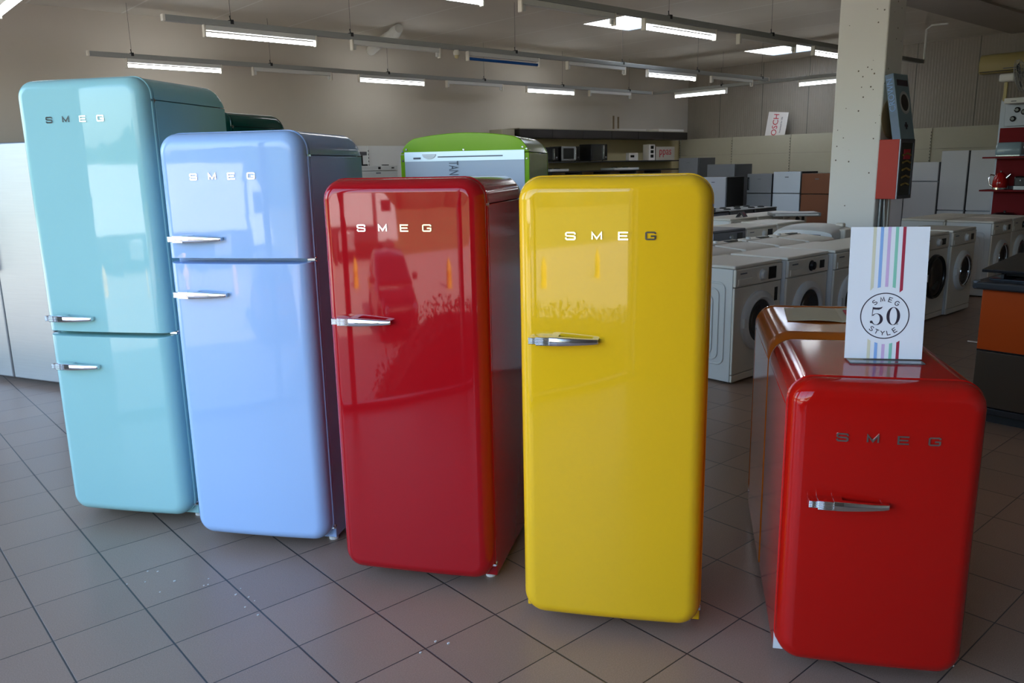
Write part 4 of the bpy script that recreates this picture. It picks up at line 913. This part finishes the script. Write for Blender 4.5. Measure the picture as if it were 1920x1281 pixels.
for i in range(3):
    a = 2*pi*i/3
    pts = [(0.008, 0.03*cos(a-.5), 0.03*sin(a-.5)), (0.012, 0.17*cos(a-.35), 0.17*sin(a-.35)), (-0.006, 0.175*cos(a+.45), 0.175*sin(a+.45)), (-0.01, 0.03*cos(a+.6), 0.03*sin(a+.6))]
    bl.add(pts + [(p[0]+0.002, p[1], p[2]) for p in pts], [(0,1,2,3), (7,6,5,4), (0,4,5,1), (1,5,6,2), (2,6,7,3), (3,7,4,0)])
bl.lathe([(0.03, -0.02), (0.03, 0.02)], (0, 0, 0), 'X', 14); bl.xform(rot); bl.build('blades', M['print_grey'], t)
t = thing('air_conditioner', 'yellowed air conditioner high on the ribbed wall', 'air conditioner', (17.02, 6.02, 3.08), -pi/2)
ac = MB(); pr_ = [(0.22, 0.0), (0.03, 0.0), (0.0, 0.04), (-0.01, 0.18), (0.02, 0.30), (0.07, 0.34), (0.22, 0.34)]; ac.loft([[(x, y, z) for y, z in pr_] for x in (0, 1.15)]); ac.build('body', M['acbeige'], t, bevel=0.012)
MB().box(0.02, 1.13, -0.006, 0.03, 0.022, 0.036).build('outlet_slot', M['blackmatt'], t); MB().box(0.42, 0.62, -0.011, -0.004, 0.06, 0.075).build('badge', M['print_grey'], t)

# ------------------------------------------------------------------ orange cooker at the edge
t = thing('range_cooker', 'orange-fronted range cooker with a black hob at the picture edge', 'cooker', (5.08, 1.665, 0), -pi/2)
MB().box(0.0, 0.90, 0.025, 0.62, 0.06, 0.80).build('body', M['black'], t, bevel=0.003)
MB().box(0.04, 0.86, 0.06, 0.58, 0.0, 0.06).build('plinth', M['blackmatt'], t)
MB().box(0.008, 0.892, 0.0, 0.024, 0.445, 0.795).build('oven_door', M['cooker_orange'], t, bevel=0.003)
MB().box(0.008, 0.892, 0.0, 0.024, 0.105, 0.435).build('drawer', mat('bronzed_steel', (0.10, 0.075, 0.055), rough=0.35, metal=0.6), t, bevel=0.003)
MB().box(0.008, 0.892, 0.002, 0.024, 0.062, 0.098).build('kickboard', M['hobblack'], t, bevel=0.003)
tp = MB(); tp.box(-0.03, 0.93, -0.065, 0.62, 0.803, 0.85); tp.build('hob_frame', M['hobblack'], t, bevel=0.012)
nb = MB(); nb.lathe([(0.02, 0.0), (0.02, 0.04)], (-0.012, -0.045, 0.812), 'Z', 14); nb.build('corner_cap', M['steel_dark'], t)
MB().box(0.03, 0.87, 0.02, 0.55, 0.851, 0.862).build('hob_glass', M['glassdark'], t, bevel=0.002)
gr = MB()
for i in range(3):
    x0_ = 0.05+0.27*i
    for k_ in range(3): gr.box(x0_+0.02, x0_+0.24, 0.09+0.19*k_, 0.105+0.19*k_, 0.875, 0.895)
    for k_ in range(2): gr.box(x0_+0.03+0.18*k_, x0_+0.045+0.18*k_, 0.05, 0.52, 0.862, 0.885)
gr.build('pan_supports', M['blackmatt'], t)
ld = MB(); ld.box(0.0, 0.90, -0.02, 0.60, 0, 0.018); ld.xform(Matrix.Translation((0, 0.0, 0.90)) @ Matrix.Rotation(radians(4), 4, 'X')); ld.build('lid', M['black'], t, bevel=0.003)
pg = MB(); pg.tube([(-0.06, 0.05, 0.47), (0.002, 0.05, 0.47)], 0.006, 8); pg.build('side_peg', M['chrome'], t)
# other ovens outside of the picture are left out

# ------------------------------------------------------------------ crumbs on the floor
cm = MB()
for (x, y) in ((1.93, 1.02), (1.05, 2.72), (0.86, 3.02), (0.80, 3.18), (0.93, 2.90), (1.36, 1.98), (1.30, 1.62), (0.98, 2.62)):
    for k in range(3):
        a, b_ = x+random.uniform(-.08, .08), y+random.uniform(-.08, .08); r_ = random.uniform(0.0015, 0.003); cm.box(a-r_, a+r_*1.6, b_-r_, b_+r_, 0.0, r_*1.2)
tag(cm.build('crumbs', M['pvc'], None), 'tiny pale crumbs scattered on the tiles in front of the fridges', 'crumbs', kind='stuff')
o = MB(); o.tube([(1.690, 0.864, 0.003), (1.712, 0.852, 0.005), (1.727, 0.850, 0.004), (1.742, 0.838, 0.003)], 0.0018, 6); tag(o.build('straw', M['pvc'], None, smooth=40), 'short white straw bit lying on a tile joint below the yellow fridge', 'straw')

# ------------------------------------------------------------------ outside: seen only as reflections in the doors
GBo = 'yellow bollards along the car park'
by = mat('bollard_yellow', (0.80, 0.42, 0.03), rough=0.5)
bo = MB(); bo.lathe([(0.17, 0), (0.16, 0.05), (0.145, 0.42), (0.16, 0.45), (0.145, 0.48), (0.135, 0.55), (0.08, 0.72), (0.001, 0.80)], (0, 0, 0), 'Z', 18); bo = bo.build('bollard', by, None, smooth=40, loc=(-17.2, 0.89, -1.5))
tag(bo, 'yellow bullet-shaped bollard outside, mirrored in the red door above the handle', 'bollard', GBo)
for (x, y, lb) in ((-15.2, -4.59, 'yellow bollard outside, mirrored at the hinge side of the red door'), (-15.6, -8.2, 'yellow bollard outside, mirrored below the lettering of the yellow door'), (-15.2, -10.7, 'yellow bollard outside, mirrored second in the yellow door'), (-18.3, 4.09, 'yellow bollard outside, mirrored in the aqua door'), (-18.4, 6.2, 'yellow bollard outside, farthest along the row')):
    c_ = bo.copy(); COL.objects.link(c_); c_.location = (x, y, -1.5); c_['label'] = lb
# lorry
t = thing('lorry', 'white box lorry parked outside, mirrored in the blue and red doors', 'lorry', (-22.5, 0, -1.5))
tw = mat('lorry_white', (0.56, 0.57, 0.58), rough=0.4)
MB().box(-2.4, 0, -1.25, 10.5, 1.25, 3.35).build('cargo_box', tw, t, bevel=0.05)
cab = MB(); cab.loft([[(x, -1.55, 0.7), (x, -1.55, 3.0), (x, -2.2, 2.95), (x, -3.1, 2.0), (x, -3.25, 0.7)] for x in (-2.35, -0.05)]); cab.build('cab', tw, t, bevel=0.06)
MB().box(-0.06, -0.03, -2.75, -1.95, 1.75, 2.45).build('side_window', M['glassdark'], t)
MB().box(-2.2, -0.2, -1.5, 10.3, 0.75, 1.2).build('chassis', M['blackmatt'], t)
MB().box(-0.5, -0.05, 0.3, 1.8, 0.45, 1.1).build('fuel_tank', M['steel'], t, bevel=0.05)
for y in (-2.4, 2.8, 7.6, 8.9):
    for x in (-0.35, -2.35):
        w_ = MB(); w_.lathe([(0.3, 0), (0.5, 0.02), (0.5, 0.28), (0.3, 0.30)], (x, y, 0.5), 'X', 24); wh = w_.build('wheel', M['rubber'], t, smooth=40)
# car
t = thing('car', 'dark car parked nose-in outside, mirrored in the red door', 'car', (-9.4, -0.2, -1.5))
cp_ = mat('dark_car_paint', (0.05, 0.012, 0.016), rough=0.15); bdy = MB()
secs = [(0.0, 0.35, 0.62, 0.62), (-0.15, 0.25, 0.78, 0.80), (-1.1, 0.22, 0.95, 0.87), (-2.0, 0.22, 0.98, 0.88), (-3.4, 0.24, 0.97, 0.87), (-3.95, 0.30, 0.90, 0.78), (-4.05, 0.40, 0.75, 0.66)]
bdy.loft([[(x, -hw_, zl), (x, -hw_, zh-0.12), (x, -hw_+0.12, zh), (x, hw_-0.12, zh), (x, hw_, zh-0.12), (x, hw_, zl)] for x, zl, zh, hw_ in secs]); bdy.build('body', cp_, t, smooth=40)
gh = MB(); gh.loft([[(x, -hw_, 0.93), (x, -hw_*0.80, zt), (x, 0, zt+0.03), (x, hw_*0.80, zt), (x, hw_, 0.93)] for x, zt, hw_ in ((-1.0, 0.98, 0.80), (-1.75, 1.40, 0.80), (-2.6, 1.47, 0.79), (-3.2, 1.40, 0.76), (-3.8, 1.0, 0.74))]); gh.build('cabin', cp_, t, smooth=60)
ws = MB(); ws.add([(-1.02, -0.66, 1.02), (-1.02, 0.66, 1.02), (-1.70, 0.55, 1.40), (-1.70, -0.55, 1.40), (-1.05, -0.66, 1.0), (-1.05, 0.66, 1.0), (-1.73, 0.55, 1.38), (-1.73, -0.55, 1.38)], [(0,1,2,3), (7,6,5,4), (0,4,5,1), (1,5,6,2), (2,6,7,3), (3,7,4,0)]); ws.build('windscreen', M['glassdark'], t)
for y in (-0.98, 0.98): MB().box(-1.35, -1.2, y-0.11, y+0.11, 0.98, 1.12).build('wing_mirror', cp_, t, bevel=0.03)
for y in (-0.62, 0.62): MB().lathe([(0.10, 0), (0.08, 0.03)], (-0.06, y, 0.62), 'X', 16).build('headlight', M['chrome'], t)
for x in (-0.85, -3.3):
    for y in (-0.88, 0.70): w_ = MB(); w_.lathe([(0.2, 0), (0.31, 0.02), (0.31, 0.17), (0.2, 0.19)], (x, y, 0.31), 'Y', 24); w_.build('wheel', M['rubber'], t, smooth=40)
# low hedge right outside the window
hg = MB(); rnd = random.Random(11)
def htop(v):
    P = [(-4.0, 0.05), (-2.2, 0.14), (-1.0, 0.20), (0.0, 0.34), (0.9, 0.42), (1.4, 0.22), (1.95, -0.15), (2.2, -0.7)]
    for (a, za), (b, zb_) in zip(P, P[1:]):
        if v <= b: return za+(zb_-za)*(v-a)/(b-a)
    return -0.7
vs_ = [-4.0+0.2*i for i in range(32)]
hg.loft([[(-2.35, v, -1.5), (-2.30, v, htop(v)-0.10), (-2.0, v, htop(v)-0.03), (-1.55, v, htop(v)-0.06), (-1.35, v, htop(v)-0.22), (-1.30, v, -1.5)] for v in vs_])
for i in range(5200):
    v = rnd.uniform(-4.0, 2.2); u = rnd.uniform(-2.42, -1.24); tz = htop(v); z = tz+rnd.uniform(-0.16, 0.09) if -2.3 < u < -1.4 else rnd.uniform(-1.3, tz)
    a, t_ = rnd.uniform(0, 6.28), rnd.uniform(-0.9, 1.2); L_ = rnd.uniform(0.03, 0.06); W2 = L_*0.35
    d_ = Vector((cos(a)*cos(t_), sin(a)*cos(t_), sin(t_))); n_ = d_.cross(Vector((rnd.uniform(-1, 1), rnd.uniform(-1, 1), 0.3))).normalized()
    p_ = Vector((u, v, z)); hg.add([p_, p_+d_*L_*0.5+n_*W2, p_+d_*L_, p_+d_*L_*0.5-n_*W2], [(0, 1, 2, 3)])
tag(hg.build('hedge', mat('hedge_green', (0.02, 0.045, 0.012), rough=0.7, noise=0.4, nscale=6), None, fix=False), 'dark hedge outside the shop window, mirrored as a jagged edge in the yellow door', 'hedge')
# tree belt
tm = MB(); rnd = random.Random(3)
for i in range(90):
    y = -60+i*1.35+rnd.uniform(-.6, .6); x = -42+rnd.uniform(-3, 3); R_ = rnd.uniform(1.6, 3.0); zc = -0.3+rnd.uniform(0.0, 1.4)
    rings = []
    ph = rnd.uniform(0, 6)
    for k in range(9):
        th = pi*k/8; rr_ = max(0.02, R_*sin(th)); rings.append([(x+rr_*(1+.16*sin(5*a+ph+k))*cos(a), y+rr_*(1+.16*sin(4*a+2*ph+k*2))*sin(a), zc-R_*1.15*cos(th)+0.25*sin(3*a+k)) for a in [2*pi*j/14 for j in range(14)]])
    tm.loft(rings)
tag(tm.build('trees', mat('dark_foliage', (0.035, 0.07, 0.03), rough=0.9, noise=0.5, nscale=2), None, smooth=30), 'belt of dark trees beyond the car park, mirrored in the fridge doors', 'trees', kind='stuff')

# ------------------------------------------------------------------ light
world = bpy.data.worlds.new('World'); scn.world = world; world.use_nodes = True
WN, WL = world.node_tree.nodes, world.node_tree.links
sky = WN.new('ShaderNodeTexSky'); sky.sky_type = 'NISHITA'; sky.sun_disc = False; sky.sun_elevation = radians(35); sky.sun_rotation = radians(102); sky.air_density = 1.0; sky.dust_density = 2.5; sky.ozone_density = 1.0
bg = WN['Background']; WL.new(sky.outputs[0], bg.inputs['Color']); bg.inputs['Strength'].default_value = 0.95
sd = bpy.data.lights.new('sun', 'SUN'); sd.energy = 22.0; sd.angle = radians(0.53); sd.color = (1.0, 0.95, 0.88)
so = bpy.data.objects.new('sun', sd); COL.objects.link(so)
el = radians(34); dirv = Vector((-cos(el)*cos(radians(12)), cos(el)*sin(radians(12)), -sin(el))); so.rotation_euler = dirv.to_track_quat('-Z', 'Y').to_euler()
for a, b in openings:
    pl = bpy.data.lights.new('daylight_portal', 'AREA'); pl.shape = 'RECTANGLE'; pl.size = HT; pl.size_y = b-a; pl.cycles.is_portal = True
    po = bpy.data.objects.new('daylight_portal', pl); COL.objects.link(po); po.location = (U0-0.16, (a+b)/2, HT/2); po.rotation_euler = (0, radians(-90), 0)

# ------------------------------------------------------------------ camera
f, pitch, roll, h = 1503.73, 0.213409, -0.019588, 1.53679
cam = bpy.data.cameras.new('camera'); cam.sensor_width = 36.0; cam.lens = f/1920*36.0; cam.clip_start = 0.05; cam.clip_end = 300
co = bpy.data.objects.new('camera', cam); COL.objects.link(co); scn.camera = co
ex = Vector((cos(ty), -sin(ty), 0)); ey = Vector((sin(ty), cos(ty), 0)); ez = Vector((0, 0, 1))
fw = ey*cos(pitch) - ez*sin(pitch); up = ey*sin(pitch) + ez*cos(pitch)
cx = ex*cos(roll) + up*sin(roll); cu = -ex*sin(roll) + up*cos(roll)
R3 = Matrix((cx, cu, -fw)).transposed()
co.matrix_world = Matrix.Translation((0, 0, h)) @ R3.to_4x4()
for o in list(COL.objects):
    if o.type == 'EMPTY' and o.get('label') == 'x': bpy.data.objects.remove(o)
